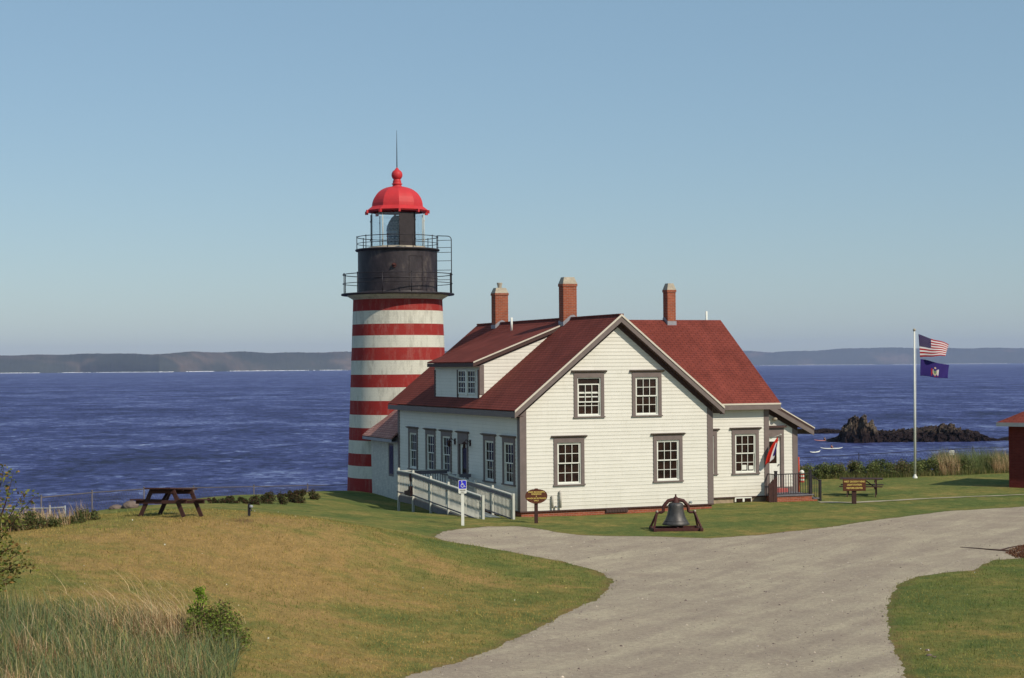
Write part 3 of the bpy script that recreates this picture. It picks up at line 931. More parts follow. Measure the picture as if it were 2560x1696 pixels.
# rake boards and soffits of the front gable, seen from below and in front
ct = 1 / math.sqrt(1 + SL * SL)
def rake(mb, x0, z0, x1, z1, y0, y1, drop0, drop1):
    """board under the roof line from (x0,z0) to (x1,z1), vertical drops below it"""
    mb.prism([(x0, z0 - drop0), (x1, z1 - drop0), (x1, z1 - drop1), (x0, z0 - drop1)], 'y', y0, y1)
mb = MB()
T = 0.065
for sx in (-1, 1):
    xe = RX0 if sx < 0 else RX1
    rake(mb, xe, ZE, xr - 0.0 * sx, ZR, yF + 0.012, yF + 0.045, T, T + 0.24)
mb.build('rake_board', M['trim'], roof)
mb = MB()
for sx in (-1, 1):
    xe = RX0 if sx < 0 else RX1
    rake(mb, xe, ZE, xr, ZR, yF - 0.018, yF + 0.0, -0.006, T + 0.015)
mb.build('drip_edge', M['cream'], roof)
mb = MB()
for sx in (-1, 1):
    xe = RX0 if sx < 0 else RX1
    rake(mb, xe, ZE, xr, ZR, yF + 0.05, 0.0, T + 0.20, T + 0.235)
    rake(mb, 0.0 if sx < 0 else WD, roofz(0), xr, ZR, -0.045, -0.0, T + 0.236, T + 0.43)
# eave soffits and fascias along the left side
mb.box(RX0 + .03, 0.0, yF + .05, yB - .02, ZE - 0.24, ZE - 0.21)
mb.box(-0.035, 0.0, 0.0, LN, ZE - 0.30, ZE - 0.24)
mb.box(xr, WX1 - .02, wing_y0 - WOH + .035, wing_y0, WZE - 0.24, WZE - 0.21)
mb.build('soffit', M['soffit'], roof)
mb = MB()
mb.box(RX0 - 0.004, RX0 + 0.028, yF + 0.046, yB, ZE - 0.27, ZE - 0.055)
mb.box(RX1 - 0.028, RX1 + 0.004, yF + 0.046, wing_y0, ZE - 0.27, ZE - 0.055)
mb.box(RX1 + .01, WX1 + 0.002, wing_y0 - WOH - 0.004, wing_y0 - WOH + 0.03, WZE - 0.25, WZE - 0.055)
mb.build('fascia', M['trim'], roof)
mb = MB()
mb.box(RX1 + .01, WX1 + 0.01, wing_y0 - WOH - 0.022, wing_y0 - WOH - 0.006, WZE - 0.055, WZE + 0.012)
mb.build('drip_edge', M['cream'], wroof_o)
mb = MB()
ys = wing_y0 - WOH
mb.prism([(ys, WZE - 0.055), (WYR, WR - 0.055), (WYR, WR - 0.28), (ys, WZE - 0.28)], 'x', WX1 - 0.04, WX1 - 0.01)
mb.build('rake_board', M['trim'], wroof_o)

# big shed dormer on the left slope
DX, DY0, DY1 = 0.12, 4.6, 10.0
DZE, DXE = 5.88, -0.2
DSL = (7.42 - DZE) / (3.8 - DXE)
def droof(x): return DZE + DSL * (x - DXE)
dorm = MB()
XT = 3.8
def lim_cheek(z):
    # front cheek: between main roof (below) and dormer roof (above), as u range at height z
    a = DX
    if z > roofz(DX): a = DX
    lo = max(DX, DXE + (z + 0.06 - DZE) / DSL)
    hi = xr - (ZR - z) / SL
    return (min(lo, hi), hi)
wall_front(dorm, DY0, clapboard(roofz(DX) - 0.0, 7.3, lim_cheek))
hl = [(5.0, 7.05, 4.62, 5.50)]
wall_side(dorm, DX, clapboard(roofz(DX) - 0.02, droof(DX) - 0.05, lambda z: (DY0, DY1), hl))
dorm.face([(DX, DY1, roofz(DX)), (XT, DY1, roofz(XT)), (DX, DY1, droof(DX) - .05)])
dw = dorm.build('dormer', M['siding'], house)
m = slab(house, (DXE, DY0 - 0.16, DZE), (DXE, DY1 + 0.12, DZE), (XT + 0.1, DY1 + 0.12, droof(XT + 0.1) + .01), (XT + 0.1, DY0 - 0.16, droof(XT + 0.1) + .01))
m.build('dormer_roof', M['shingle'], dw)
mb = MB()
yd = DY0 - 0.16
mb.prism([(DXE, DZE - 0.055), (XT, droof(XT) - 0.055), (XT, droof(XT) - 0.20), (DXE, DZE - 0.20)], 'y', yd + 0.02, yd + 0.05)
mb.prism([(DX, droof(DX) - 0.20), (XT - .6, droof(XT - .6) - 0.20), (XT - .6, droof(XT - .6) - 0.27), (DX, droof(DX) - 0.27)], 'y', DY0 - 0.03, DY0)
mb.box(DXE, DXE + 0.03, yd + .05, DY1 + .1, DZE - 0.20, DZE - 0.055)
mb.box(DXE + .03, DX, yd + .05, DY1 + .1, DZE - 0.20, DZE - 0.17)
mb.box(DX - 0.03, DX - 0.0, DY0, DY1, droof(DX) - 0.32, droof(DX) - 0.20)
mb.box(DX - 0.035, DX, DY1 - 0.12, DY1, roofz(DX) - .03, DZE - 0.32)
mb.box(DX - 0.035, DX, DY0 - .01, DY0 + .14, roofz(DX) - .03, DZE - 0.32)
mb.box(DX - 0.035, DX, 7.05, 7.17, roofz(DX) - .02, DZE - 0.32)
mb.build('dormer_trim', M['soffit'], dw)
mb = MB()
mb.prism([(DXE, DZE + 0.01), (XT, droof(XT) + 0.01), (XT, droof(XT) - 0.05), (DXE, DZE - 0.05)], 'y', yd - 0.016, yd - 0.001)
mb.build('drip_edge', M['cream'], dw)
mb = MB()
mb.box(DX, DX + 0.19, DY0 - 0.03, DY0, roofz(DX + .19) - .03, droof(DX) - .25)
mb.build('corner_board', M['trim'], dw)
for (a, b) in ((5.02, 5.92), (6.14, 7.03)):
    mb = MB()
    mb.box(DX - .03, DX, a, a + .05, 4.55, 5.55); mb.box(DX - .03, DX, b - .05, b, 4.55, 5.55)
    mb.box(DX - .03, DX, a, b, 4.55, 4.61); mb.box(DX - .03, DX, a, b, 5.49, 5.55)
    mb.box(DX - .02, DX + .01, a, b, 5.03, 5.08)
    for q in (1 / 3, 2 / 3): mb.box(DX - .015, DX + .005, a + (b - a) * q - .012, a + (b - a) * q + .012, 4.6, 5.5)
    for q in (4.82, 5.28): mb.box(DX - .014, DX + .004, a, b, q - .012, q + .012)
    wn = mb.build('dormer_window', M['white'], dw)
    mb = MB(); mb.box(DX + .006, DX + .03, a + .03, b - .03, 4.58, 5.52); mb.build('pane', M['glass'], wn)
mb = MB(); mb.box(DX - .05, DX, 5.93, 6.13, 4.5, 5.56); mb.build('mullion', M['white'], dw)

# chimneys
def chimney(px_l, px_r, sx, swx, dep, ztop, zcap, pot=False, y_on=None, ridge='y', label=None):
    x0, x1 = sx - swx / 2, sx + swx / 2
    y0 = y_on
    mb = MB()
    mb.box(x0, x1, y0, y0 + dep, 6.2, zcap)
    mb.box(x0 - .025, x1 + .025, y0 - .025, y0 + dep + .025, zcap - 0.10, zcap)
    c = mb.build('chimney', M['brick'], house)
    if label: c['label'] = label
    mb = MB()
    e = 0.07
    a = [(x0 - .02, y0 - .02), (x1 + .02, y0 - .02), (x1 + .02, y0 + dep + .02), (x0 - .02, y0 + dep + .02)]
    b = [(x0 + e, y0 + e), (x1 - e, y0 + e), (x1 - e, y0 + dep - e), (x0 + e, y0 + dep - e)]
    for k in range(4):
        k2 = (k + 1) % 4
        mb.face([(*a[k], zcap + .001), (*a[k2], zcap + .001), (*b[k2], ztop), (*b[k], ztop)])
    mb.face([(*q, ztop) for q in b])
    mb.build('cap', M['mortar'], c)
    if pot:
        mb = MB(); mb.lathe([(0.09, ztop - .02), (0.10, ztop + .1), (0.13, ztop + .2), (0.13, ztop + .24), (0.07, ztop + .24), (0.07, ztop)], 14, c=((x0 + x1) / 2, y0 + dep / 2))
        mb.build('chimney_pot', M['mortar'], c)
    mb = MB()
    f = 0.02
    def rz(x, y):
        if ridge == 'x': return wroof(y) + .01
        zz = roofz(x)
        if x < XT and DY0 < y < DY1: zz = max(zz, droof(x))
        return zz
    for (xa, ya), (xb, yb) in zip([(x0 - f, y0 - f), (x1 + f, y0 - f), (x1 + f, y0 + dep + f), (x0 - f, y0 + dep + f)], [(x1 + f, y0 - f), (x1 + f, y0 + dep + f), (x0 - f, y0 + dep + f), (x0 - f, y0 - f)]):
        for k in range(4):
            p = (xa + (xb - xa) * k / 4, ya + (yb - ya) * k / 4); q = (xa + (xb - xa) * (k + 1) / 4, ya + (yb - ya) * (k + 1) / 4)
            za, zb_ = rz(*p), rz(*q)
            h = 0.17
            mb.face([(*p, za - .05), (*q, zb_ - .05), (*q, min(zb_ + h, ZR + .12)), (*p, min(za + h, ZR + .12))])
    # apron on the roof in front
    mb.build('flashing', M['lead'], c, fixn=False)
    return c
def y_for(px, x, z=8.5):
    lo, hi = -2.0, 20.0
    for _ in range(60):
        mid = (lo + hi) / 2
        p = W(x, mid)
        q = 1280 + FPX * p.x / p.y + ROLL * 100
        if q > px: lo = mid
        else: hi = mid
    return mid
chimney(0, 0, 4.0, 0.60, 0.46, 9.33, 9.05, y_on=y_for(1410, 3.70), label='brick chimney at the top of the dormer roof')
chimney(0, 0, 4.1, 0.62, 0.50, 9.24, 9.0, pot=True, y_on=y_for(1240, 3.79), label='rear brick chimney with a small clay pot')
sxr = on_t(1669, 709, 7.05)[0]
chimney(0, 0, sxr + 0.19, 0.40, 0.43, 9.27, 8.98, y_on=7.05, ridge='x', label='slim brick chimney on the right wing ridge')
# plumbing vents
v1t = on_s(1279, 826, 3.3)[0]
mb = MB(); mb.tube([(3.3, v1t, droof(3.3) - .05 if v1t < DY1 else roofz(3.3) - .05), (3.3, v1t, 7.8)], 0.05, 12); mb.build('vent_pipe', M['white'], house)
v2s = on_t(1766, 790, 7.9)[0]
mb = MB(); mb.tube([(v2s, 7.9, 7.0), (v2s, 7.9, 8.08)], 0.05, 12); mb.build('vent_pipe', M['white'], house)

# side door with tall header
mb = MB()
a = 0.60
def LB(m, u0, u1, o0, o1, z0, z1): m.box(-o1, -o0, DOOR_T + u0, DOOR_T + u1, z0, z1)
LB(mb, -a, -a + .14, -.05, .045, 0.42, 2.5); LB(mb, a - .14, a, -.05, .045, 0.42, 2.5); LB(mb, -a, a, -.05, .047, 2.5, 2.95)
mb.prism([(-0.0, 2.95), (-0.05, 2.95), (-0.13, 3.0), (-0.15, 3.02), (0, 3.04)], 'y', DOOR_T - a - .1, DOOR_T + a + .1)
dc = mb.build('door_casing', M['trim'], house)
mb = MB(); LB(mb, -a + .14, a - .14, -.08, -.04, 0.42, 1.25); LB(mb, -a + .14, a - .14, -.08, -.04, 2.35, 2.5)
LB(mb, -a + .14, -a + .3, -.08, -.04, 1.25, 2.35); LB(mb, a - .3, a - .14, -.08, -.04, 1.25, 2.35)
dd = mb.build('door', M['white'], dc)
mb = MB(); LB(mb, -.3, .3, -.075, -.06, 1.25, 2.35); mb.build('pane', M['glass'], dd)
# two carriage lamps beside the side door
for u in (DOOR_T + 0.95, DOOR_T - 0.85):
    mb = MB()
    mb.box(-0.05, 0, u - .06, u + .06, 2.45, 2.7)
    mb.tube([(-0.05, u, 2.6), (-0.2, u, 2.72), (-0.28, u, 2.62)], 0.015, 6)
    mb.lathe([(0.02, 2.64), (0.13, 2.56), (0.05, 2.55), (0.07, 2.4), (0.03, 2.36)], 8, c=(-0.28, u))
    mb.build('wall_lamp', M['wood_dark'], house)

# lean-to at the right end of the wing
LT0, LY0, LY1, LX1 = wing_x1, 3.7, 8.9, 14.32
LSL = 0.53
def lroof(x): return 3.86 - LSL * (x - 13.28)
LDB = 0.45
s_dr = on_t(1951, 1150, LY0)[0]
d0, d1 = s_dr - 0.92, s_dr
mb = MB()
zt_d = on_t(1945, 1092, LY0)[1]
wall_front(mb, LY0, clapboard(LDB, lroof(LT0) - .1, lambda z: (LT0, min(LX1, 13.28 + (3.86 - .08 - z) / LSL)), [(d0, d1, LDB, zt_d)]))
mb.face([(LX1, LY0, LDB), (LX1, LY1, LDB), (LX1, LY1, lroof(LX1) - .08), (LX1, LY0, lroof(LX1) - .08)])
lw = mb.build('entry_wall', M['siding'], house)
m = slab(house, (14.97, LY0 - .38, lroof(14.97)), (14.97, LY1 + .2, lroof(14.97)), (LT0 - .02, LY1 + .2, lroof(LT0 - .02)), (LT0 - .02, LY0 - .38, lroof(LT0 - .02)))
lr = m.build('entry_roof', M['shingle'], house)
yl = LY0 - .38
mb = MB(); mb.prism([(LT0, lroof(LT0) - .13), (14.97, lroof(14.97) - .13), (14.97, lroof(14.97) - .34), (LT0, lroof(LT0) - .34)], 'y', yl + .02, yl + .05)
mb.box(14.93, 14.965, yl + .05, LY1, lroof(14.97) - .30, lroof(14.97) - .10)
mb.build('rake_board', M['trim'], lr)
mb = MB(); mb.prism([(LT0, lroof(LT0) - .05), (14.97, lroof(14.97) - .05), (14.97, lroof(14.97) - .13), (LT0, lroof(LT0) - .13)], 'y', yl + .01, yl + .045)
mb.prism([(LT0, lroof(LT0) - .22), (14.93, lroof(14.93) - .22), (14.93, lroof(14.93) - .25), (LT0, lroof(LT0) - .25)], 'y', yl + .05, LY0)
mb.prism([(LT0, lroof(LT0) - .25), (LX1, lroof(LX1) - .25), (LX1, lroof(LX1) - .48), (LT0, lroof(LT0) - .48)], 'y', LY0 - .04, LY0)
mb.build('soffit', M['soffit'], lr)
mb = MB(); mb.prism([(LT0, lroof(LT0) + .01), (14.99, lroof(14.99) + .01), (14.99, lroof(14.99) - .04), (LT0, lroof(LT0) - .04)], 'y', yl - .016, yl - .001)
mb.build('drip_edge', M['cream'], lr)
mb = MB(); mb.box(LX1 - .22, LX1 + .03, LY0 - .032, LY0, 0.2, lroof(LX1) - .3); mb.box(LX1, LX1 + .03, LY0, LY0 + .2, 0.2, lroof(LX1) - .3)
mb.build('corner_board', M['trim'], house)
zc_d = on_t(1945, 1064, LY0)[1]
mb = MB(); mb.box(d1, d1 + .16, LY0 - .04, LY0 + .04, LDB, zt_d); mb.box(d0 - .16, d0, LY0 - .04, LY0 + .04, LDB, zt_d)
mb.box(d0 - .16, d1 + .16, LY0 - .042, LY0 + .04, zt_d, zc_d - .09)
dc = mb.build('door_casing', M['trim'], house)
mb = MB(); mb.box(d0 - .24, d1 + .24, LY0 - .15, LY0, zc_d - .09, zc_d); mb.build('door_hood', M['soffit'], dc)
H_ = zt_d - LDB
mb = MB(); mb.box(d0, d1, LY0 + .02, LY0 + .06, LDB, LDB + H_ * .47); mb.box(d0, d0 + .17, LY0 + .02, LY0 + .06, LDB + H_ * .47, zt_d)
mb.box(d1 - .17, d1, LY0 + .02, LY0 + .06, LDB + H_ * .47, zt_d); mb.box(d0, d1, LY0 + .02, LY0 + .06, zt_d - .2, zt_d)
for (q0, q1) in ((.15, .43), (.5, .77)): mb.box(d0 + q0, d0 + q1, LY0 + .012, LY0 + .02, LDB + .12, LDB + H_ * .38)
dr = mb.build('door', M['white'], dc)
mb = MB(); mb.box(d0 + .15, d1 - .15, LY0 + .03, LY0 + .045, LDB + H_ * .46, zt_d - .18); mb.build('pane', M['glass'], dr)
mb = MB(); mb.sphere((d1 - .09, LY0 - .03, LDB + .95), .035); mb.build('door_knob', M['galv'], dr)
mb = MB(); mb.box(LT0, LX1, LY0 - .02, LY0, 0.2, LDB); mb.build('skirt_board', M['trim'], house)
sl_, zl_ = on_t(1935, 1048, LY0 - .15)
mb = MB(); mb.sphere((sl_ + .05, LY0 - .15, zl_), .10, sz=.8); mb.build('porch_lamp', M['mortar'], house)

# pipes, vents and basement lights on the front
for (px, y0, y1, rr_) in ((1381.5, 1242, 1271, .045), (1401, 1231, 1270, .05)):
    s0, z1_ = on_t(px, y0, -0.1); z0_ = on_t(px, y1, -0.1)[1]
    mb = MB(); mb.tube([(s0, 0.0, z1_ - .03), (s0, -.07, z1_ + .02), (s0, -.10, z1_ - .04), (s0, -.10, z0_)], rr_, 8)
    mb.build('service_pipe', M['concrete'], house)
s0, z0_ = on_t(1389, 1267, -.05)
mb = MB(); mb.tube([(s0, 0, z0_), (s0, -.1, z0_)], .03, 8); mb.sphere((s0, -.12, z0_), .045); mb.build('tap', M['galv'], house)
s0, z0_ = on_t(1725, 1256, -.05)
mb = MB(); mb.tube([(s0, 0, z0_), (s0, -.12, z0_)], .03, 8); mb.sphere((s0, -.14, z0_), .05); mb.build('tap', M['galv'], house)
mb = MB()
sa, sb = on_t(1514, 1275, 0)[0], on_t(1569, 1275, 0)[0]
mb.box(sa, sb, -.03, .04, 0.02, 0.17)
for k in range(8): mb.box(sa + (sb - sa) * (k + .2) / 8, sa + (sb - sa) * (k + .5) / 8, -.045, -.03, .03, .16)
mb.build('foundation_vent', M['soffit'], house)
mb = MB()
sa, sb = on_t(1836, 1248, wing_y0)[0], on_t(1878, 1248, wing_y0)[0]
mb.box(sa, sb, wing_y0 - .05, wing_y0 + .04, -.02, .17); bw = mb.build('basement_window', M['white'], house)
mb = MB()
for k in range(2): mb.box(sa + .06 + k * (sb - sa) / 2, sa + (k + 1) * (sb - sa) / 2 - .04, wing_y0 - .06, wing_y0 - .052, -.02, .12)
mb.build('pane', M['glass'], bw)

# ------------------------------------------------------------------ open flag by the entry door
def flag_mesh(nu, nv, fn, colfn, name, mats, parent=None):
    V_ = np.array([fn(i / nu, j / nv) for j in range(nv + 1) for i in range(nu + 1)])
    F_ = grid_faces(nu + 1, nv + 1)
    mi = np.array([colfn((i + .5) / nu, (j + .5) / nv) for j in range(nv) for i in range(nu)])
    o = np_mesh(name, V_, F_, mats, parent, mi, smooth=True)
    s = o.modifiers.new('solid', 'SOLIDIFY'); s.thickness = 0.006
    return o
def cloth(name, c):
    n = N(name)
    n.set(c, 0.9, spec=0.1)
    tl = n.new('ShaderNodeBsdfTranslucent'); tl.inputs[0].default_value = (*c, 1)
    mx = n.new('ShaderNodeMixShader'); mx.inputs[0].default_value = 0.3
    n.link(n.b.outputs[0], mx.inputs[1]); n.link(tl.outputs[0], mx.inputs[2]); n.link(mx.outputs[0], n.out.inputs[0])
    return n.m
M['f_red'] = cloth('flag_red', (0.42, 0.03, 0.035)); M['f_white'] = cloth('flag_white', (0.72, 0.68, 0.68)); M['f_navy'] = cloth('flag_navy', (0.035, 0.02, 0.09))
M['f_blue'] = cloth('flag_blue', (0.045, 0.03, 0.17)); M['f_gold'] = cloth('flag_gold', (0.65, 0.52, 0.36)); M['f_green'] = cloth('flag_green', (0.16, 0.25, 0.16)); M['f_bright'] = cloth('flag_bright_red', (0.62, 0.035, 0.02))
YD = 71.7
p0, p1 = at(1944.5, 1094, YD), at(1921, 1166, YD - .2)
of = thing('entry_flag', 'red, white and blue flag hanging on a slanted pole by the right entry door', 'flag', at(1925, 1118, YD))
base = of.location.copy()
mb = MB()
q0 = W(wing_x1 + .14, LY0 - .02, p0.z - .30) - base
q1 = p0 + Vector((0.12, -.05, 0.12)) - base
mb.tube([q0, q1], .016, 8); mb.sphere(tuple(q1), .03); mb.build('flag_pole', M['white'], of)
a_, b_ = q1, q0.lerp(q1, .15)
A, B = at(1945, 1095, YD) - base, at(1931, 1112, YD) - base
Cc, D_ = at(1914, 1161, YD - .15) - base, at(1927, 1167, YD - .1) - base
def ff(u, v):
    p = A.lerp(B, 0.0 + u * .0)
    top = (at(1944, 1093, YD) - base).lerp(at(1945, 1100, YD) - base, u)
    mid = (at(1917, 1126, YD - .05) - base).lerp(at(1940, 1134, YD) - base, u)
    bot = (at(1913, 1163, YD - .10) - base).lerp(at(1934, 1148, YD - .05) - base, u)
    q = top * (1 - v) ** 2 + mid * 2 * v * (1 - v) + bot * v * v
    return (q.x, q.y + .05 * math.sin(u * 9) * v, q.z)
flag_mesh(14, 20, ff, lambda u, v: 0 if u < .52 or v < .15 else (1 if (u < .72 or v > .75) else 2), 'flag_cloth', [M['f_bright'], M['f_white'], M['f_blue']], of)

# ------------------------------------------------------------------ porch at the right entry
porch = thing('entry_porch', 'small brick porch with black iron railing and steps at the right entry', 'porch', W(0, 0, 0), ANG)
PZ = 0.24
mb = MB(); mb.box(12.2, 14.0, 2.0, LY0 - .03, -.6, PZ - .05); mb.box(14.0, 14.26, 2.0, 3.3, -.6, .03); mb.build('base', M['brick'], porch)
mb = MB(); mb.box(12.15, 14.05, 1.95, LY0 - .025, PZ - .05, PZ); mb.box(14.05, 14.34, 1.97, 3.32, .03, .075); mb.build('deck', M['ramp_grey'], porch)
mb = MB(); mb.box(d0 - .1, d1 + .15, LY0 - .35, LY0 - .05, PZ + .002, LDB - .05); mb.build('door_step', M['door_mat'], porch)
def iron_rail(name, a, b, za, zb_, n_bal, parent, mat, hb=0.12, th=.035):
    mb = MB()
    A_, B_ = Vector((*a, za)), Vector((*b, zb_))
    mb.bar(A_, B_, th * 1.2, th)
    L_ = Vector((*a, za - .82 + 0)), Vector((*b, zb_ - .82))
    mb.bar(L_[0], L_[1], th * .8, th * .8)
    for k in range(1, n_bal):
        t = k / n_bal
        p = A_.lerp(B_, t)
        mb.box(p.x - .01, p.x + .01, p.y - .01, p.y + .01, p.z - .82, p.z)
    return mb.build(name, mat, parent)
iron_rail('railing', (12.3, 2.03), (13.93, 2.03), PZ + .86, PZ + .86, 14, porch, M['rail_iron'])
iron_rail('railing', (13.93, 2.03), (14.42, 2.03), PZ + .86, PZ + .50, 5, porch, M['rail_iron'])
iron_rail('railing', (12.25, 2.03), (12.25, 2.6), PZ + .86, PZ + .86, 5, porch, M['rail_iron'])
for (px, py, z0_, z1_, w_) in ((12.28, 2.03, PZ, PZ + .98, .05), (13.93, 2.03, PZ, PZ + .98, .05), (14.42, 2.03, -.15, PZ + .55, .04)):
    mb = MB(); mb.box(px - w_, px + w_, py - w_, py + w_, z0_, z1_); mb.box(px - w_ - .01, px + w_ + .01, py - w_ - .01, py + w_ + .01, z1_, z1_ + .03); mb.build('post', M['rail_iron'], porch)
# dark brown upright panels at the left end of the porch
tb = thing('dark_panels', 'dark brown upright panels at the left end of the small porch', 'boards', W(12.1, 1.9, gz(*W(12.1, 1.9)[:2])), ANG)
for k in range(4):
    mb = MB(); x = -.22 + k * .1
    mb.prism([(x, -.05), (x + .09, -.05), (x + .09, .8 + .09 * k), (x, .74 + .09 * k)], 'y', .0 + .01 * (k % 2), .06 + .01 * (k % 2)); mb.build('board', M['wood_dark'], tb)

# ------------------------------------------------------------------ passage between house and tower
ptrip = thing('passage_building', 'whitewashed brick passage with red roof tinted for pinkish light between house and lighthouse', 'building', W(0, LN, 0), ANG)
PL = 4.5
pe = 2.45
ps = 0.88
mb = MB()
wz0, wz1 = 0.62, 2.15
u0, u1 = on_s(983, 1150, 0)[0] - LN, on_s(970, 1150, 0)[0] - LN
for (a, b, c, d) in ((0, u0, -1.2, pe), (u1, PL, -1.2, pe), (u0, u1, -1.2, wz0), (u0, u1, wz1, pe)):
    mb.box(0.02, 0.25, a, b, c, d)
mb.box(3.2, 3.4, 0, PL, -1.2, pe)
mb.prism([(0.02, pe), (3.4, pe), (1.7, pe + 1.3)], 'y', .001, .2)
mb.build('wall', M['brick_white'], ptrip)
mb = MB()
mb.box(.04, .10, u0 + .001, u1 - .001, wz0 + .001, wz1 - .001)
pw = mb.build('window', M['trim'], ptrip)
mb = MB(); mb.box(.03, .038, u0 + .1, u1 - .1, wz0 + .12, wz1 - .1); mb.build('pane', M['glass'], pw)
m = slab(None, (-.36, 0.02, pe - .02), (-.36, PL, pe - .02), (1.7, PL, pe + ps * 2.06), (1.7, 0.02, pe + ps * 2.06), .06)
m2 = slab(None, (3.76, 0.02, pe - .02), (3.76, PL, pe - .02), (1.7, PL, pe + ps * 2.06), (1.7, 0.02, pe + ps * 2.06), .06)
for f in m2.f: m.f.append(tuple(i + len(m.v) for i in f)); m.m.append(0)
m.v += m2.v
m.build('roof', M['shingle_pink'], ptrip)
mb = MB(); mb.box(-.35, -.32, .03, PL, pe - .2, pe - .07); mb.box(-.32, .02, .03, PL, pe - .2, pe - .17); mb.build('fascia', M['lead'], ptrip)

# ================================================================== LIGHTHOUSE
TY = 84.8
TX = at(997, 1100, TY).x
lh = thing('lighthouse', 'red and white striped lighthouse tower with black lantern and red dome', 'lighthouse', (TX, TY, 0))
def zt(y, r=0.0, x=997): return at(x, y, TY - r).z
KS = FPX / TY
bands = [1262, 1233, 1198, 1167, 1136, 1103, 1071, 1038, 1002.6, 969, 936.7, 901, 868.5, 838, 809, 775.5, 746]
zs_ = [zt(y, 2.35) for y in bands]
zs_[0] -= .6
zb0, zb1 = zs_[1], zs_[-1]
def rad(z): return 2.545 - (2.545 - 2.20) * (z - zb0) / (zb1 - zb0)
mb = MB()
for k in range(len(zs_) - 1):
    mt = 0 if k == 0 else (k - 1) % 2     # lowest two red
    za_, zb_ = zs_[k], zs_[k + 1]
    mb.lathe([(rad(za_), za_), (rad(zb_), zb_)], 72, mt)
mb.build('tower', [M['band_red'], M['band_white']], lh, fixn=False)
zg = zt(738)
mb = MB(); mb.lathe([(rad(zb1), zb1 - .001), (2.26, zb1 + .06), (2.34, zb1 + .1), (2.50, zg - .06), (2.5, zg - .03)], 72)
mb.build('cornice', M['band_white'], lh, fixn=False)
def deck(name, r0, r1, z0_, z1_, mat):
    mb = MB(); mb.lathe([(r0, z0_), (r1, z0_), (r1 + .03, (z0_ + z1_) / 2), (r1, z1_), (r0, z1_)], 72, smooth=False)
    return mb.build(name, mat, lh)
deck('lower_gallery', 1.5, 2.77, zg - .03, zg + .06, M['black_iron'])
zw1 = zt(627)
mb = MB(); RW = 1.955
mb.lathe([(RW, zg + .05), (RW, zw1 - .02)], 72)
mb.lathe([(RW + .04, zg + .06), (RW + .04, zg + .14), (RW, zg + .16)], 72)
mb.lathe([(RW + .015, zg + .78), (RW + .03, zg + .80), (RW + .015, zg + .82)], 72)
mb.build('watch_room', M['watch'], lh, fixn=False)
# hatch, ventilator on the watch room
def on_drum(a, r, z): return (r * math.sin(a), -r * math.cos(a), z)
mb = MB()
a0_, a1_ = math.radians(20), math.radians(42)
for (za_, zb_, aa, ab) in ((zg + .2, zg + 1.85, a0_, a0_ + .02), (zg + .2, zg + 1.85, a1_ - .02, a1_), (zg + 1.82, zg + 1.85, a0_, a1_), (zg + .2, zg + .23, a0_, a1_)):
    n_ = 6
    for k in range(n_):
        q0_, q1_ = aa + (ab - aa) * k / n_, aa + (ab - aa) * (k + 1) / n_
        mb.face([on_drum(q0_, RW + .02, za_), on_drum(q1_, RW + .02, za_), on_drum(q1_, RW + .02, zb_), on_drum(q0_, RW + .02, zb_)])
mb.build('hatch', M['black_iron'], lh)
mb = MB(); vz = zt(663, RW)
va = math.radians(-1)
c_ = on_drum(va, RW, vz)
mb.tube([on_drum(va, RW - .02, vz), on_drum(va, RW + .10, vz)], .11, 14); mb.tube([on_drum(va, RW + .10, vz), on_drum(va, RW + .16, vz + .05)], .06, 10)
mb.build('ventilator', M['rust'], lh)
zu = zw1
deck('upper_gallery', 1.1, 2.06, zu - .04, zu + .05, M['black_iron'])
mb = MB(); mb.lathe([(1.40, zu + .05), (1.40, zu + .17), (1.30, zu + .19)], 10, a0=math.radians(8), smooth=False); mb.lathe([(1.46, zu + .05), (1.46, zu + .14), (1.40, zu + .14)], 40); mb.build('lantern_sill', M['mortar'], lh, fixn=False)
# galleries' railings
def ring(mb, r, z, rr_, n=48): mb.tube([(r * math.sin(2 * PI * k / n), -r * math.cos(2 * PI * k / n), z) for k in range(n)], rr_, 6, closed=True)
RL = 2.70
ztl = zt(680, 2.7)
mb = MB(); ring(mb, RL, ztl, .022); ring(mb, RL, zg + (ztl - zg) * .55, .018); mb.build('lower_railing', M['rail_iron'], lh)
lr_ = [o for o in lh.children if o.name.startswith('lower_railing')][0]
for k in range(12):
    a = math.radians(8 + 30 * k - 50)
    mb = MB(); x, y, _ = on_drum(a, RL, 0); mb.tube([(x, y, zg + .05), (x, y, ztl)], .024, 6); mb.sphere((x, y, ztl + .03), .035, 6); mb.build('post', M['rail_iron'], lr_)
RU = 2.0
ztu = zt(586, 2.0)
mb = MB(); ring(mb, RU, ztu, .02); ring(mb, RU, zu + (ztu - zu) * .5, .016); ur_ = mb.build('upper_railing', M['rail_iron'], lh)
for k in range(10):
    a = math.radians(8 + 36 * k + 18)
    mb = MB(); x, y, _ = on_drum(a, RU, 0); mb.tube([(x, y, zu + .04), (x, y, ztu)], .022, 6); mb.sphere((x, y, ztu + .02), .03, 6); mb.build('post', M['rail_iron'], ur_)
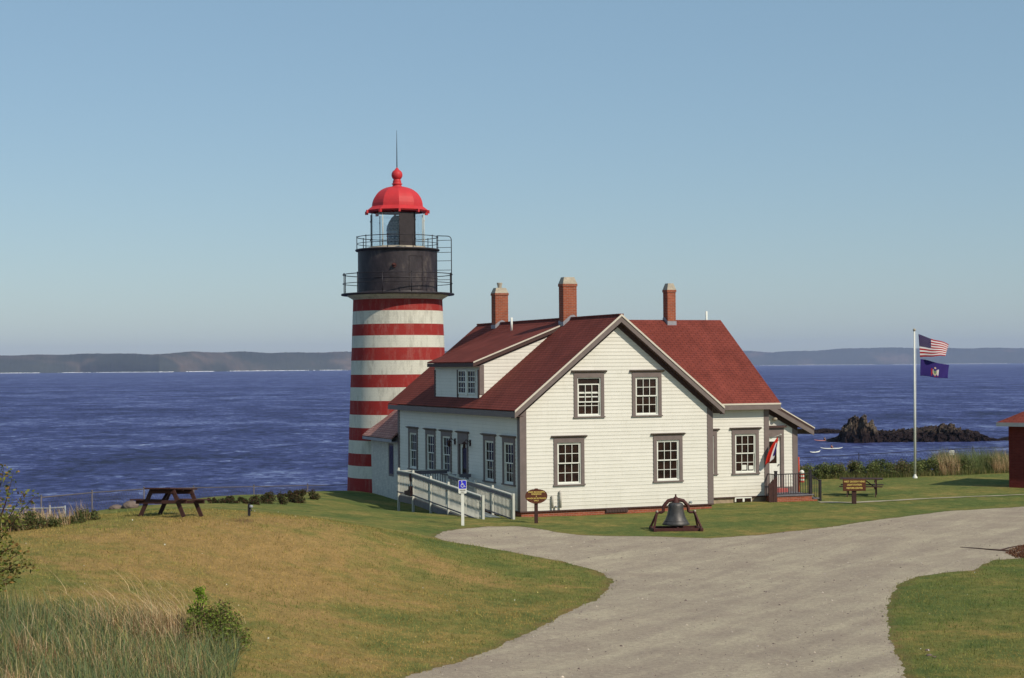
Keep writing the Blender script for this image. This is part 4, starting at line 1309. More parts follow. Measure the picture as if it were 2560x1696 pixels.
# ladder cage on the right linking both galleries
a = math.radians(78)
def pr(r, z, aa=a): return on_drum(aa, r, z)
zl1 = ztu - .0
arc_ = [pr(RU, zl1 + .03)] + [pr(2.55 + .19 * math.sin(t), zl1 - .19 + .19 * math.cos(t)) for t in np.linspace(0, PI / 2, 7)] + [pr(2.74, zg + .03)]
mb = MB(); mb.tube(arc_, .022, 6)
zr_list = [zt(y) for y in (604, 622, 634, 655, 678, 702)]
for z in zr_list: mb.tube([pr(RW + .03, z), pr(2.74, z)], .015, 6)
mb.tube([pr(RW + .05, zg + .03), pr(RW + .05, zl1)], .02, 6)
mb.build('ladder', M['rail_iron'], lh)
# lantern: ten sides
zl0, zl1_ = zu + .18, zt(530, 1.3)
RLn = 1.345
va = [math.radians(8 + 36 * k) for k in range(10)]
for k in range(10):
    mb = MB(); x, y, _ = on_drum(va[k], RLn, 0); mb.tube([(x, y, zl0), (x, y, zl1_)], .024, 6)
    for zz in (zl0 + .35, zl1_ - .35): mb.sphere((x * 1.02, y * 1.02, zz), .03, 6)
    mb.build('mullion', M['band_white'] if k in (9, 2, 3, 4) else M['black_iron'], lh)
for k in range(10):
    a, b = va[k], va[(k + 1) % 10]
    mb = MB()
    r_ = RLn - .02
    mb.face([on_drum(a, r_, zl0), on_drum(b, r_, zl0), on_drum(b, r_, zl1_), on_drum(a, r_, zl1_)])
    if k == 0: mb.face([on_drum(a, r_ - .03, zl0), on_drum(b, r_ - .03, zl0), on_drum(b, r_ - .03, zl1_), on_drum(a, r_ - .03, zl1_)])
    mb.build('blank_panel' if k == 0 else 'pane', M['black_iron'] if k == 0 else M['lglass'], lh)
# lens
mb = MB(); Hn = zl1_ - zl0
prof = [(.50, zl0 - .1), (.52, zl0 + Hn * .25), (.54, zl0 + Hn * .5), (.52, zl0 + Hn * .62), (.42, zl0 + Hn * .76), (.30, zl0 + Hn * .88), (.18, zl0 + Hn * .95), (.02, zl0 + Hn * .96)]
pf = []
for (r0, z0_), (r1, z1_) in zip(prof[:-1], prof[1:]):
    for t in (0, .33, .66): pf += [(r0 + (r1 - r0) * t + .015, z0_ + (z1_ - z0_) * t), (r0 + (r1 - r0) * (t + .16) - .01, z0_ + (z1_ - z0_) * (t + .2))]
mb.lathe(pf, 16, c=(0.0, 0.0), smooth=False); mb.build('lens', M['lens'], lh, fixn=False)
# dome
zr0 = zt(527, 1.5); zr1 = zt(512, 1.5)
mb = MB(); mb.lathe([(1.28, zr0 + .04), (1.50, zr0 + .05), (1.56, zr0 + .12), (1.50, zr0 + .17), (1.28, zr1 + .04)], 10, a0=math.radians(8), smooth=False)
for k in range(10):
    x, y, _ = on_drum(va[k], 1.56, 0)
    mb.box(-.05, .05, -.07, .07, -.13, .03, 0, Matrix.Translation((x, y, zr0 + .09)) @ Matrix.Rotation(va[k], 4, 'Z'))
mb.build('roof_rim', M['red_paint'], lh)
zd1 = zt(468)
mb = MB()
prof = [(1.30 * math.cos(t) ** 0.86 if t < 1.45 else .25, zr1 + .03 + (zd1 - zr1) * math.sin(t)) for t in np.linspace(0, 1.36, 10)]
mb.lathe(prof, 10, a0=math.radians(8), smooth=False)
mb.build('dome', M['red_paint'], lh, fixn=False)
mb = MB()
zb_ = zt(438)
rb = .275
mb.lathe([(.34, zd1 - .08), (.24, zd1 + .02), (.21, zd1 + .10), (.26, zd1 + .13), (.26, zd1 + .17), (.20, zd1 + .19), (.22, zd1 + .24), (.17, zb_ - rb * .78)], 24)
mb.sphere((0, 0, zb_), rb, 16); mb.lathe([(.12, zb_ + rb * .9), (.05, zb_ + rb + .07), (.01, zb_ + rb + .1)], 12)
mb.build('ventilator_ball', M['red_paint'], lh)
mb = MB(); mb.tube([(0, 0, zb_ + rb), (0, 0, zt(368)), (-.0, 0, zt(326))], [.028, .02, .008], 6); mb.build('lightning_rod', M['rail_iron'], lh)
# ================================================================== RAMP, SIGNS, BELL, TABLES, FLAGS
def inst(name, src, loc, rz=0.0, parent=None):
    pass
ramp = thing('wheelchair_ramp', 'long white wooden wheelchair ramp with baluster railings along the shaded side wall', 'ramp', W(0, 0, 0), ANG)
RXO, RXI = -2.2, -0.95
RT0, RT1, RT2 = -1.75, 6.17, 8.05       # foot, top of slope, far end of the landing
def rz_(t): return 0.40 if t > RT1 else 0.40 + (-0.02 - 0.40) * (RT1 - t) / (RT1 - RT0)
mb = MB()
NB = 52
for k in range(NB):
    a, b = RT0 + (RT1 - RT0) * k / NB, RT0 + (RT1 - RT0) * (k + .95) / NB
    mb.prism([(a, rz_(a)), (b, rz_(b)), (b, rz_(b) - .035), (a, rz_(a) - .035)], 'x', RXO + .05, RXI - .05)
for k in range(28):
    mb.box(RXO + .05, RXI - .05, RT1 + .005 + (RT2 - RT1) * k / 28, RT1 + (RT2 - RT1) * (k + .93) / 28, .365, .40)
for k in range(42):
    mb.box(RXI - .05, -.05, 5.2 + 2.85 * k / 42, 5.2 + 2.85 * (k + .93) / 42, .366, .40)
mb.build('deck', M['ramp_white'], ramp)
mb = MB()
for x in (RXO, RXI - .04):
    mb.prism([(RT0, rz_(RT0) - .04), (RT1, rz_(RT1) - .04), (RT1, rz_(RT1) - .30), (RT0 + 1.8, rz_(RT0 + 1.8) - .26), (RT0, rz_(RT0) - .12)], 'x', x, x + .04)
    mb.box(x, x + .04, RT1 + .001, RT2, .10, .36)
mb.box(RXO + .04, RXI - .04, RT2 - .04, RT2, .10, .36)
mb.build('stringer', M['ramp_grey'], ramp)
def rail_run(x, stops, zf, face=-1, last=None):
    """posts at the stops, a grey top rail with white cap, bottom rail and balusters between"""
    r = MB(); cap = MB()
    for a, b in zip(stops[:-1], stops[1:]):
        za, zb_ = zf(a), zf(b)
        r.prism([(a, za + .96), (b, zb_ + .96), (b, zb_ + .83), (a, za + .83)], 'x', x - .085, x - .056)
        cap.prism([(a, za + .999), (b, zb_ + .999), (b, zb_ + .962), (a, za + .962)], 'x', x - .09, x + .05)
        r.prism([(a, za + .13), (b, zb_ + .13), (b, zb_ + .08), (a, za + .08)], 'x', x - .085, x - .056)
        r.prism([(a, za + .70), (b, zb_ + .70), (b, zb_ + .66), (a, za + .66)], 'x', x + .05, x + .085)
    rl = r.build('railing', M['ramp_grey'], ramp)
    cap.build('cap_rail', M['ramp_white'], rl)
    for t in stops:
        m = MB(); z0_ = gz(*W(x, t)[:2]) - .1
        m.box(x - .045, x + .045, t - .045, t + .045, z0_, zf(t) + 1.03)
        if t not in (stops[0], last): m.prism([(x - .05, zf(t) + 1.03), (x + .05, zf(t) + 1.03), (x + .03, zf(t) + 1.10), (x - .03, zf(t) + 1.10)], 'y', t - .05, t + .05)
        m.build('post', M['ramp_white'] if t in (stops[0],) else M['ramp_white'], rl)
    m = MB()
    n_ = int((stops[-1] - stops[0]) / .135)
    for k in range(n_):
        t = stops[0] + .09 + k * .135
        if any(abs(t - q) < .055 for q in stops) or t > stops[-1] - .04: continue
        m.box(x - .053, x - .028, t - .013, t + .013, zf(t) + .06, zf(t) + .95)
    b_ = m.build('balusters', M['ramp_white'], rl); b_['kind'] = 'stuff'
    return rl
rail_run(RXO, [RT0, .12, 1.95, 4.0, RT1, RT2], rz_)
rail_run(RXI, [RT0 + .15, .5, 2.3, 4.3, 5.2], rz_)
zland = lambda t: .40
rail_run(-.12, [RT2 - .05, RT2 + .02], zland) if False else None
# railing across the landing, in the shade
m = MB(); m.box(RXI, -.05, 5.18, 5.22, 1.2, 1.34); m.box(RXI, -.05, 5.18, 5.22, .46, .53)
for k in range(8): m.box(RXI + .06 + k * .1, RXI + .09 + k * .1, 5.17, 5.2, .45, 1.25)
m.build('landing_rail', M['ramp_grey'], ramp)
m = MB()
m.box(RXO, -.05, RT2 - .02, RT2 + .02, 1.2, 1.34); m.box(RXO, -.05, RT2 - .02, RT2 + .02, .46, .53)
for k in range(19): m.box(RXO + .08 + k * .108, RXO + .11 + k * .108, RT2 - .05, RT2 - .02, .45, 1.25)
m.build('landing_rail', M['ramp_grey'], ramp)
m = MB(); m.box(RXO + .06, -.05, RT2 - .06, RT2 + .06, 1.345, 1.38); m.build('cap_rail', M['ramp_white'], ramp)
# dark reddish-brown shape outside the railing, with a second piece under the rail
ch = thing('dark_shape', 'dark reddish-brown shape outside the ramp railing near its upper end', 'box', W(RXO - .055, RT1 - .12, .45), ANG)
m = MB(); m.prism([(.0, 0.0), (.72, 0.02), (.78, .17), (.35, .22), (.24, .27), (.22, .40), (.02, .40)], 'x', -.12, -.001); m.build('body', M['wood_dark'], ch)
m = MB(); m.prism([(.06, .58), (.26, .60), (.30, .90), (.10, .92)], 'x', -.06, -.035); m.bar((-.048, .15, .39), (-.048, .17, .60), .02, .02); m.build('upper_piece', M['wood_dark'], ch)

# --- text helper: real letter meshes
def text_mesh(txt, size, depth, mat, parent, M4, align='CENTER', name='lettering', sx=1.0):
    cu = bpy.data.curves.new('t', 'FONT'); cu.body = txt; cu.size = size; cu.extrude = depth; cu.align_x = align; cu.align_y = 'CENTER'; cu.offset = size * 0.018
    to = bpy.data.objects.new('t', cu); C.objects.link(to)
    bpy.context.view_layer.update()
    me = bpy.data.meshes.new_from_object(to.evaluated_get(bpy.context.evaluated_depsgraph_get()))
    bpy.data.objects.remove(to); bpy.data.curves.remove(cu)
    me.name = name
    me.materials.clear(); me.materials.append(mat)
    me.transform(M4 @ Matrix.Diagonal((sx, 1, 1, 1)))
    o = bpy.data.objects.new(name, me); C.objects.link(o); o.parent = parent
    return o
FACE = Matrix.Rotation(PI / 2, 4, 'X')        # letters stand up, facing -y

# accessible parking sign
p = hit(1157, 1315)
sg = thing('accessible_parking_sign', 'blue and white wheelchair sign on a pale post before the ramp', 'sign', p, 0.05)
k_ = p.y / FPX
top = (1315 - 1203) * k_
m = MB(); m.box(-.05, .05, 0.0, .09, -.2, top + .0); m.build('post', M['white'], sg)
wS = 10.2 * k_; hS = 33.5 * k_
z0_ = top - hS + .02
def rrect(w_, z0, z1, r=.03, n=5):
    out = []
    for cx, cz, a0 in ((w_ - r, z1 - r, 0), (-w_ + r, z1 - r, PI / 2), (-w_ + r, z0 + r, PI), (w_ - r, z0 + r, 1.5 * PI)):
        for k in range(n + 1): out.append((cx + r * math.cos(a0 + PI / 2 * k / n), cz + r * math.sin(a0 + PI / 2 * k / n)))
    return out
m = MB(); m.prism(rrect(wS, z0_, z0_ + hS), 'y', -.02, -.004); pl_ = m.build('sign_plate', M['white'], sg)
zb_ = z0_ + hS * .36
m = MB(); m.prism(rrect(wS - .014, zb_, z0_ + hS - .014), 'y', -.024, -.021); m.build('blue_field', M['blue_sign'], pl_)
# wheelchair symbol
m = MB(); cz = zb_ + (z0_ + hS - zb_) * .48; U = (z0_ + hS - zb_) * .5
m.tube([(-.02 * U + U * .36 * math.cos(a) - .0, -.027, cz - U * .28 + U * .36 * math.sin(a)) for a in np.linspace(2.0, 5.95, 16)], U * .065, 6)
m.sphere((-U * .18, -.027, cz + U * .68), U * .13, 8)
m.tube([(-U * .17, -.027, cz + U * .5), (-U * .10, -.027, cz - U * .05), (U * .28, -.027, cz - U * .08), (U * .48, -.027, cz - U * .55), (U * .66, -.027, cz - U * .48)], U * .075, 6)
m.tube([(-U * .12, -.027, cz + U * .22), (U * .22, -.027, cz + U * .20)], U * .06, 6)
m.build('wheelchair_symbol', M['white'], pl_)
for i, t in enumerate(('PARKING', 'ONLY')):
    text_mesh(t, hS * .115, .001, M['black_iron'], pl_, Matrix.Translation((0, -.022, z0_ + hS * (.24 - .14 * i))) @ FACE, sx=.9)

# oval brown sign
p = hit(1341, 1309)
ov = thing('manager_sign', 'oval brown wooden sign with yellow lettering beside the gravel near the house corner', 'sign', p, .12)
k_ = p.y / FPX
zt_, zb2 = (1309 - 1224) * k_, (1309 - 1259.5) * k_
wO = 27.8 * k_
m = MB(); m.box(-.06, .06, 0.0, .10, -.2, zb2 + .1); m.build('post', M['wood_dark'], ov)
m = MB()
poly = []
for k in range(36):
    a = 2 * PI * k / 36
    cz_ = (zt_ + zb2) / 2
    x = wO * math.copysign(abs(math.cos(a)) ** .75, math.cos(a)); z = cz_ + (zt_ - zb2) / 2 * math.copysign(abs(math.sin(a)) ** .9, math.sin(a))
    if z < cz_: x *= 1 - .35 * ((cz_ - z) / ((zt_ - zb2) / 2)) ** 2 * .6
    poly.append((x, z))
m.prism(poly, 'y', -.045, -.002); bd = m.build('board', M['sign_brown'], ov)
m = MB(); m.prism([(-.07, zt_ - .01), (.07, zt_ - .01), (.05, zt_ + .03), (-.05, zt_ + .03)], 'y', -.04, -.005); m.build('board_crest', M['sign_brown'], bd)
hh = (zt_ - zb2)
for t, q, s_ in (("PARK MANAGER'S", .80, .115), ('RESIDENCE', .655, .115), ('&', .51, .09), ('HANDICAP ENTRANCE', .36, .105), ('ONLY', .20, .105)):
    text_mesh(t, hh * s_ * 1.25, .004, M['sign_yellow'], bd, Matrix.Translation((0, -.05, zb2 + hh * q)) @ FACE, sx=.98)

# rectangular brown sign
p = hit(2136, 1261)
rs = thing('visitor_sign', 'rectangular brown sign with yellow lettering on a short post on the right lawn', 'sign', p, 0.0)
k_ = p.y / FPX
m = MB(); m.box(-.085, .085, .0, .12, -.2, 40 * k_); m.build('post', M['wood_dark'], rs)
zt_, zb2 = 62 * k_, 32.5 * k_
m = MB(); m.box(-28.5 * k_, 28.5 * k_, -.05, -.002, zb2, zt_); bd = m.build('board', M['sign_brown'], rs, bevel=.012)
hh = zt_ - zb2
for t, q in (('WEST QUODDY HEAD', .79), ('LIGHT STATION', .52), ('VISITORS CENTER', .24)):
    text_mesh(t, hh * .20, .004, M['sign_yellow'], bd, Matrix.Translation((0, -.055, zb2 + hh * q)) @ FACE, sx=.86)

# bell
p = hit(1690, 1326)
k_ = p.y / FPX
bl = thing('fog_bell', 'large bronze fog bell in a rusty iron yoke on the lawn', 'bell', p, 0.06)
def P_(x, y): return ((x - 1690) * k_, (1326 - y) * k_)
hb = 61.5 * k_
# base frame: two long sills, four splayed legs
m = MB()
for y in (-.42, .42): m.box(-.86, .86, y - .045, y + .045, 0.0, .10)
for x in (-.80, .80): m.box(x - .05, x + .05, -.60, .60, 0.003, .103)
m.build('base_frame', M['rust'], bl)
zp = 44 * k_
for sx in (-1, 1):
    m = MB()
    for sy in (-1, 1):
        m.bar((sx * .83, sy * .42, .05), (sx * .655, sy * .03, zp - .02), .055, .055)
    m.tube([(sx * .60, 0, zp), (sx * .70, 0, zp)], .055, 10)
    m.build('stand', M['rust'], bl)
    m = MB(); m.sphere((sx * .655, -.035, zp + .035), .042, 10); m.build('pivot_cap', M['mortar'], bl)
# yoke
xy = .47; zs2 = P_(0, 1282)[1]; ztp = P_(0, 1251)[1]
arc = [(-.66, zp), (-.50, zp), (-.44, zp + .03)] + [(-.40 + (-.02), zp + .22), (-.36, ztp - .14), (-.26, ztp - .03), (-.10, ztp), (.10, ztp), (.26, ztp - .03), (.36, ztp - .14), (.42, zp + .22), (.44, zp + .03), (.50, zp), (.66, zp)]
m = MB(); m.tube([(a, 0, b) for a, b in arc], [.035, .05, .055, .058, .062, .065, .07, .07, .065, .062, .058, .055, .05, .035], 10); m.build('yoke', M['rust'], bl)
m = MB(); m.lathe([(.02, ztp + .20), (.03, ztp + .14), (.03, ztp + .12), (.10, ztp + .06), (.12, ztp - .06), (.16, ztp - .13), (.12, ztp - .18)], 16); m.build('crown', M['rust'], bl)
zt_, zb2 = P_(0, 1259)[1], P_(0, 1312)[1]
H_ = zt_ - zb2
prof = [(.02, zt_ + .02), (.18, zt_ + .02), (.245, zt_ - .02), (.265, zt_ - .08), (.262, zt_ - H_ * .25), (.285, zt_ - H_ * .45), (.32, zt_ - H_ * .62), (.37, zt_ - H_ * .78), (.43, zt_ - H_ * .90), (.485, zt_ - H_), (.465, zt_ - H_ - .01), (.40, zt_ - H_ * .85)]
m = MB(); m.lathe(prof, 40); m.lathe([(.40, zt_ - H_ * .845), (.41, zt_ - H_ * .83), (.385, zt_ - H_ * .80)], 40); m.build('bell', M['bell'], bl, fixn=False)
m = MB(); m.tube([(0, 0, zt_ - .2), (0, 0, zb2 - .02)], .02, 8); m.sphere((0, 0, zb2 - .03), .07, 10); m.build('clapper', M['rust'], bl)
m = MB(); m.bar((0, -.45, .12), (0, .45, .12), .06, .04); m.build('crossbar', M['rust'], bl)

# picnic tables
def picnic(loc, rz, label, L=1.83):
    t = thing('picnic_table', label, 'picnic table', loc, rz, 'brown picnic tables on the lawns')
    m = MB()
    for k in range(5): m.box(-L / 2, L / 2, -.38 + k * .153, -.38 + k * .153 + .14, .72, .758)
    for x in (-.6, 0, .6): m.box(x - .02, x + .02, -.36, .36, .68, .719)
    m.build('table_top', M['wood_dark'], t)
    for s in (-1, 1):
        m = MB()
        for k in range(2): m.box(-L / 2, L / 2, s * .62 - .13 + k * .135, s * .66 - .13 + k * .135 + .125, .42, .458)
        m.build('bench', M['wood_dark'], t)
    for x in (-.60, .60):
        m = MB()
        m.box(x - .045, x - .005, -.74, .74, .33, .42); m.box(x - .045, x - .005, -.37, .37, .60, .68)
        m.build('frame', M['wood_dark'], t)
        for s in (-1, 1):
            m = MB(); m.bar((x + .02, s * .30, .72), (x + .02, s * .64, -.03), .045, .11, upv=(0, 1, 0)); m.build('leg', M['wood_dark'], t)
    for s in (-1, 1):
        m = MB(); m.bar((s * .58, 0, .36), (s * .12, 0, .70), .09, .04); m.build('brace', M['wood_dark'], t)
    return t
p = hit(427, 1291, 30, 60)
pt_ = picnic((p.x, p.y, p.z + .01), math.radians(77), 'dark brown picnic table on the crest of the left mound')
pt_.rotation_mode = 'QUATERNION'
pt_.rotation_quaternion = (Matrix.Rotation(-.085, 4, 'X') @ Matrix.Rotation(math.radians(77), 4, 'Z')).to_quaternion()
p = hit(2154, 1240)
picnic((p.x, p.y, p.z), math.radians(-14), 'dark brown picnic table behind the rectangular brown sign')

# flagpole and flags
p = hit(2287.5, 1196)
fp = thing('flagpole', 'tall white flagpole with a gold ball flying two flags', 'flagpole', p)
k_ = p.y / FPX
Hp = (1196 - 829) * k_
lean = 2.5 * k_
m = MB(); m.tube([(0, 0, -.1), (lean, 0, Hp)], [.06, .036], 14); m.lathe([(.12, 0), (.12, .06), (.07, .12), (.06, .2)], 16); m.build('pole', M['white'], fp)
m = MB(); m.sphere((lean, 0, Hp + .06), .075, 12); m.build('ball', M['mortar'], fp)
m = MB(); m.tube([(lean + .07, -.02, Hp - .05), (.09, -.03, 1.2)], .006, 4); m.build('halyard', M['white'], fp)
def at_f(x, y, dY=0.0):
    q = at(x, y, p.y + dY); return Vector((q.x - p.x, q.y - p.y, q.z - p.z))
def bil(tl, tr, bl_, br, u, v):
    return tl * (1 - u) * (1 - v) + tr * u * (1 - v) + bl_ * (1 - u) * v + br * u * v
us = thing('national_flag', 'US stars and stripes flag flying above the blue flag', 'flag', p)
TL, TR, BL, BR = at_f(2296, 835.5), at_f(2372, 861, .4), at_f(2300, 893), at_f(2365, 890, -.3)
def f_us(u, v):
    q = bil(TL, TR, BL, BR, u, v)
    return (q.x, q.y + .13 * math.sin(u * 6.5 + v * 1.2) * u ** .6, q.z - .05 * math.sin(u * PI) * (1 - v) * .3 + .03 * math.sin(u * 9 + 1) * u)
def c_us(u, v):
    if u < .42 and v < 7 / 13: return 2
    return 0 if int(v * 13) % 2 == 0 else 1
fo = flag_mesh(60, 52, f_us, c_us, 'flag_cloth', [M['f_red'], M['f_white'], M['f_navy']], us)
m = MB()
for r in range(9):
    for c in range(6 if r % 2 == 0 else 5):
        u = .42 * ((c + (.5 if r % 2 == 0 else 1.0)) / 6); v = (7 / 13) * (r + .8) / 9.6
        q = Vector(f_us(u, v)); R_ = .022
        pts_ = [(q.x + (R_ if k % 2 == 0 else R_ * .42) * math.sin(PI * k / 5), q.y - .008, q.z + (R_ if k % 2 == 0 else R_ * .42) * math.cos(PI * k / 5)) for k in range(10)]
        m.face(pts_)
m.build('stars', M['f_white'], us, fixn=False)['kind'] = 'stuff'
mf = thing('state_flag', 'blue state flag with a coat of arms flying below the stars and stripes', 'flag', p)
TL2, TR2, BL2, BR2 = at_f(2301.5, 898), at_f(2374, 914, .3), at_f(2300.5, 940), at_f(2370.5, 947, -.2)
def f_me(u, v):
    q = bil(TL2, TR2, BL2, BR2, u, v)
    return (q.x, q.y + .14 * math.sin(u * 7 + v * 2.0) * u ** .5, q.z + .02 * math.sin(u * 8))
flag_mesh(44, 30, f_me, lambda u, v: 0, 'flag_cloth', [M['f_blue']], mf)
def patch(name, cu, cv, pts2, mat, par, off=.012):
    m = MB(); m.face([(lambda q: (q.x, q.y - off, q.z))(Vector(f_me(cu + a, cv + b))) for a, b in pts2]); return m.build(name, mat, par, fixn=False)
arms = patch('shield', .50, .66, [(-.075, -.17), (.075, -.17), (.08, .02), (.05, .16), (0, .22), (-.05, .16), (-.08, .02)], M['f_gold'], mf)
patch('shield_field', .50, .66, [(-.05, -.10), (.05, -.10), (.05, .04), (0, .13), (-.05, .04)], M['f_green'], arms, .016)
patch('left_supporter', .40, .64, [(-.03, -.2), (.012, -.2), (.02, 0), (.01, .2), (-.035, .2)], M['f_red'], arms)
patch('right_supporter', .60, .64, [(-.02, -.2), (.03, -.2), (.035, .2), (-.01, .2), (-.02, 0)], M['f_white'], arms)
patch('star', .50, .36, [(0, -.08), (.012, -.02), (.045, -.01), (.018, .03), (.028, .09), (0, .05), (-.028, .09), (-.018, .03), (-.045, -.01), (-.012, -.02)], M['f_gold'], arms)
patch('scroll', .50, .90, [(-.13, -.03), (0, .01), (.13, -.03), (.13, .02), (0, .06), (-.13, .02)], M['f_red'], arms)

# red shed on the right edge
pc = hit(2523, 1219.5)
sh = thing('brick_shed', 'dark red brick shed with hipped red roof at the right edge', 'shed', pc, -math.atan2(.58, .81))
k_ = pc.y / FPX
He = 160 * k_
SW, SD = 5.2, 4.2
m = MB(); m.box(0, SW, 0, SD, -.4, He); m.build('wall', M['brick_dark'], sh)
m = MB(); oh = .40
e = [(-oh, -oh), (SW + oh, -oh), (SW + oh, SD + oh), (-oh, SD + oh)]
zr_ = He + 1.35
r0, r1 = (SD / 2, SD / 2), (SW - SD / 2, SD / 2)
m.face([(*e[0], He + .05), (*e[1], He + .05), (*r1, zr_), (*r0, zr_)]); m.face([(*e[1], He + .05), (*e[2], He + .05), (*r1, zr_)])
m.face([(*e[2], He + .05), (*e[3], He + .05), (*r0, zr_), (*r1, zr_)]); m.face([(*e[3], He + .05), (*e[0], He + .05), (*r0, zr_)])
m.build('roof', M['shingle'], sh)
m = MB(); m.box(-oh - .02, SW + oh, -oh - .02, -oh + .02, He - .13, He + .045); m.box(-oh - .02, -oh + .02, -oh + .02, SD + oh, He - .13, He + .045)
m.box(-oh + .02, SW + oh, -oh + .02, -.001, He - .08, He - .05); m.box(-oh + .02, -.001, 0, SD + oh, He - .08, He - .05)
m.build('gutter', M['galv'], sh)

# red pole with a small striped float beside the porch
p = at(1997.5, 1225, 76.5); zg0 = gz(p.x, p.y)
mk_ = thing('marker_pole', 'red pole carrying a small red and white striped float behind the porch railing', 'pole', (p.x, p.y, zg0))
ztop = at(1997.5, 1143, p.y).z - zg0
m = MB(); m.tube([(0, 0, -.1), (0, 0, ztop)], .035, 8); m.build('pole', M['drain_red'], mk_)
q = at(2004, 1179, p.y); q2 = at(2004, 1206, p.y)
m = MB(); zz = [q2.z - zg0 + (q.z - q2.z) * k / 6 for k in range(7)]
for k in range(6): m.lathe([(.10, zz[k]), (.105, zz[k + 1])], 16, k % 2, c=(q.x - p.x, -.06))
m.lathe([(.105, zz[6]), (.05, zz[6] + .06), (.001, zz[6] + .07)], 16, 1, c=(q.x - p.x, -.06))
m.build('striped_float', [M['drain_red'], M['white']], mk_, fixn=False)

# fences
M['fence_iron'] = painted('weathered_fence', (0.13, 0.11, 0.11), .6, .2, 5)
def fence(name, label, pts_, spacing, h, r, mat, mesh=True, rail_drop=0.0):
    pts_ = [Vector(q) for q in pts_]
    f = thing(name, label, 'fence', pts_[0])
    o = pts_[0]
    m = MB(); m.tube([q - o for q in pts_], r * .8, 6); m.build('top_rail', mat, f)
    for a, b in zip(pts_[:-1], pts_[1:]):
        n_ = max(1, int(round((b - a).length / spacing)))
        for k in range(n_):
            q = a.lerp(b, k / n_) - o
            m = MB(); m.tube([q + Vector((0, 0, -h - .4)), q + Vector((0, 0, .05))], r, 6); m.sphere(tuple(q + Vector((0, 0, .06))), r * 1.3, 6); m.build('post', mat, f)
    q = pts_[-1] - o
    m = MB(); m.tube([q + Vector((0, 0, -h - .4)), q + Vector((0, 0, .05))], r, 6); m.build('post', mat, f)
    if mesh:
        m = MB()
        for a, b in zip(pts_[:-1], pts_[1:]):
            L = (b - a).length
            d = (b - a).normalized()
            s_ = .22
            n_ = int(L / s_)
            for k in range(n_):
                t0 = a + d * (k * s_)
                for sg_ in (1, -1):
                    u = t0 - o if sg_ > 0 else t0 - o + d * s_ * 4
                    w_ = u + d * s_ * 4 * sg_ + Vector((0, 0, -h))
                    m.bar(u, w_, .004, .004)
        m.build('wire_mesh', mat, f)['kind'] = 'stuff'
    return f
fence('cliff_fence', 'chain link fence with round posts along the cliff behind the left mound', [at(103,1244,58), at(230,1232,62), at(360,1223,66.5), at(484,1220,70.5), at(634.7,1217,75), at(769,1214,80.5), at(905,1212,88)], 40, 1.1, .026, M['fence_iron'])
fence('gate_fence', 'pale galvanised fence with two gate posts at the left edge of the lawn', [at(-60,1274,56), at(17,1272,56), at(124.7,1271,56), at(162.7,1268,56)], 40, 1.1, .028, M['galv_light'])
fence('headland_fence', 'thin chain link fence above the hedge on the right', [at(1990,1146,86), at(2147,1137,88), at(2290,1129,90), at(2432,1121,91.5), at(2560,1117,92.5), at(2700,1112,93)], 40, 1.1, .020, M['rail_iron'])
q = at(2379, 1132, 91.0)
fs_ = thing('notice_plate', 'small white notice plate fixed to the fence above the right hedge', 'sign', q)
m = MB(); m.box(-.13, .13, -.06, -.045, -.13, .13); m.build('plate', M['white'], fs_); m = MB(); m.box(-.1, .1, -.065, -.061, -.05, -.03); m.box(-.1, .1, -.065, -.061, .03, .05); m.build('print', M['galv'], fs_)

# short dark post with lamp on the mound
p = hit(623, 1291, 30, 57)
lp = thing('path_light', 'short dark post with a small lamp on the left lawn', 'lamp post', p)
k_ = p.y / FPX
m = MB(); m.box(-.035, .035, -.035, .035, -.1, 30 * k_); m.build('post', M['rail_iron'], lp)
m = MB(); m.lathe([(.03, 28 * k_), (.055, 26 * k_), (.05, 22 * k_), (.02, 20 * k_)], 10, c=(.06, -.03)); m.build('lamp_head', M['galv'], lp)
m = MB(); m.tube([(.05, -.03, 20 * k_), (.07, -.03, 14 * k_), (.02, -.03, 13 * k_)], .015, 6); m.build('bracket', M['rail_iron'], lp)

# ------------------------------------------------------------------ rocks
def rock(name, label, cat, fn, nx, ny, mat, group=None, kind=None):
    u = np.linspace(0, 1, nx); v = np.linspace(0, 1, ny)
    U_, V_ = np.meshgrid(u, v)
    P3 = fn(U_, V_)
    o = np_mesh(name, P3.reshape(-1, 3), grid_faces(nx, ny), mat, smooth=False)
    return tag(o, label, cat, group, kind)
n = N('rock'); v = n.coord()
f = n.noise(n.coord('Object', (1, 1, .35)), .35, 9, .72); g = n.noise(v, 1.5, 6, .7)
sp = n.new('ShaderNodeSeparateXYZ'); tc = n.new('ShaderNodeTexCoord'); n.link(tc.outputs['Object'], sp.inputs[0])
col = n.ramp(f, [(.32, (.035, .020, .020)), (.52, (.12, .085, .06)), (.68, (.30, .24, .17))])
hz_ = n.math('MULTIPLY', n.math('SUBTRACT', sp.outputs[2], -10.6), .45, True)
hz_ = n.math('ADD', hz_, n.math('MULTIPLY', n.math('SUBTRACT', g, .5), .7), True)
col = n.mix(hz_, (.024, .015, .016), col)
gu = n.math('MULTIPLY', n.math('SUBTRACT', sp.outputs[2], -7.3), .6, True)
gu = n.math('MULTIPLY', gu, n.ramp(g, [(.48, (0, 0, 0)), (.6, (1, 1, 1))]))
col = n.mix(gu, col, (.5, .45, .40))
n.bump(n.math('ADD', f, n.math('MULTIPLY', g, .5)), 1.0, .8)
M['rock'] = n.set(col, .95, spec=.1)
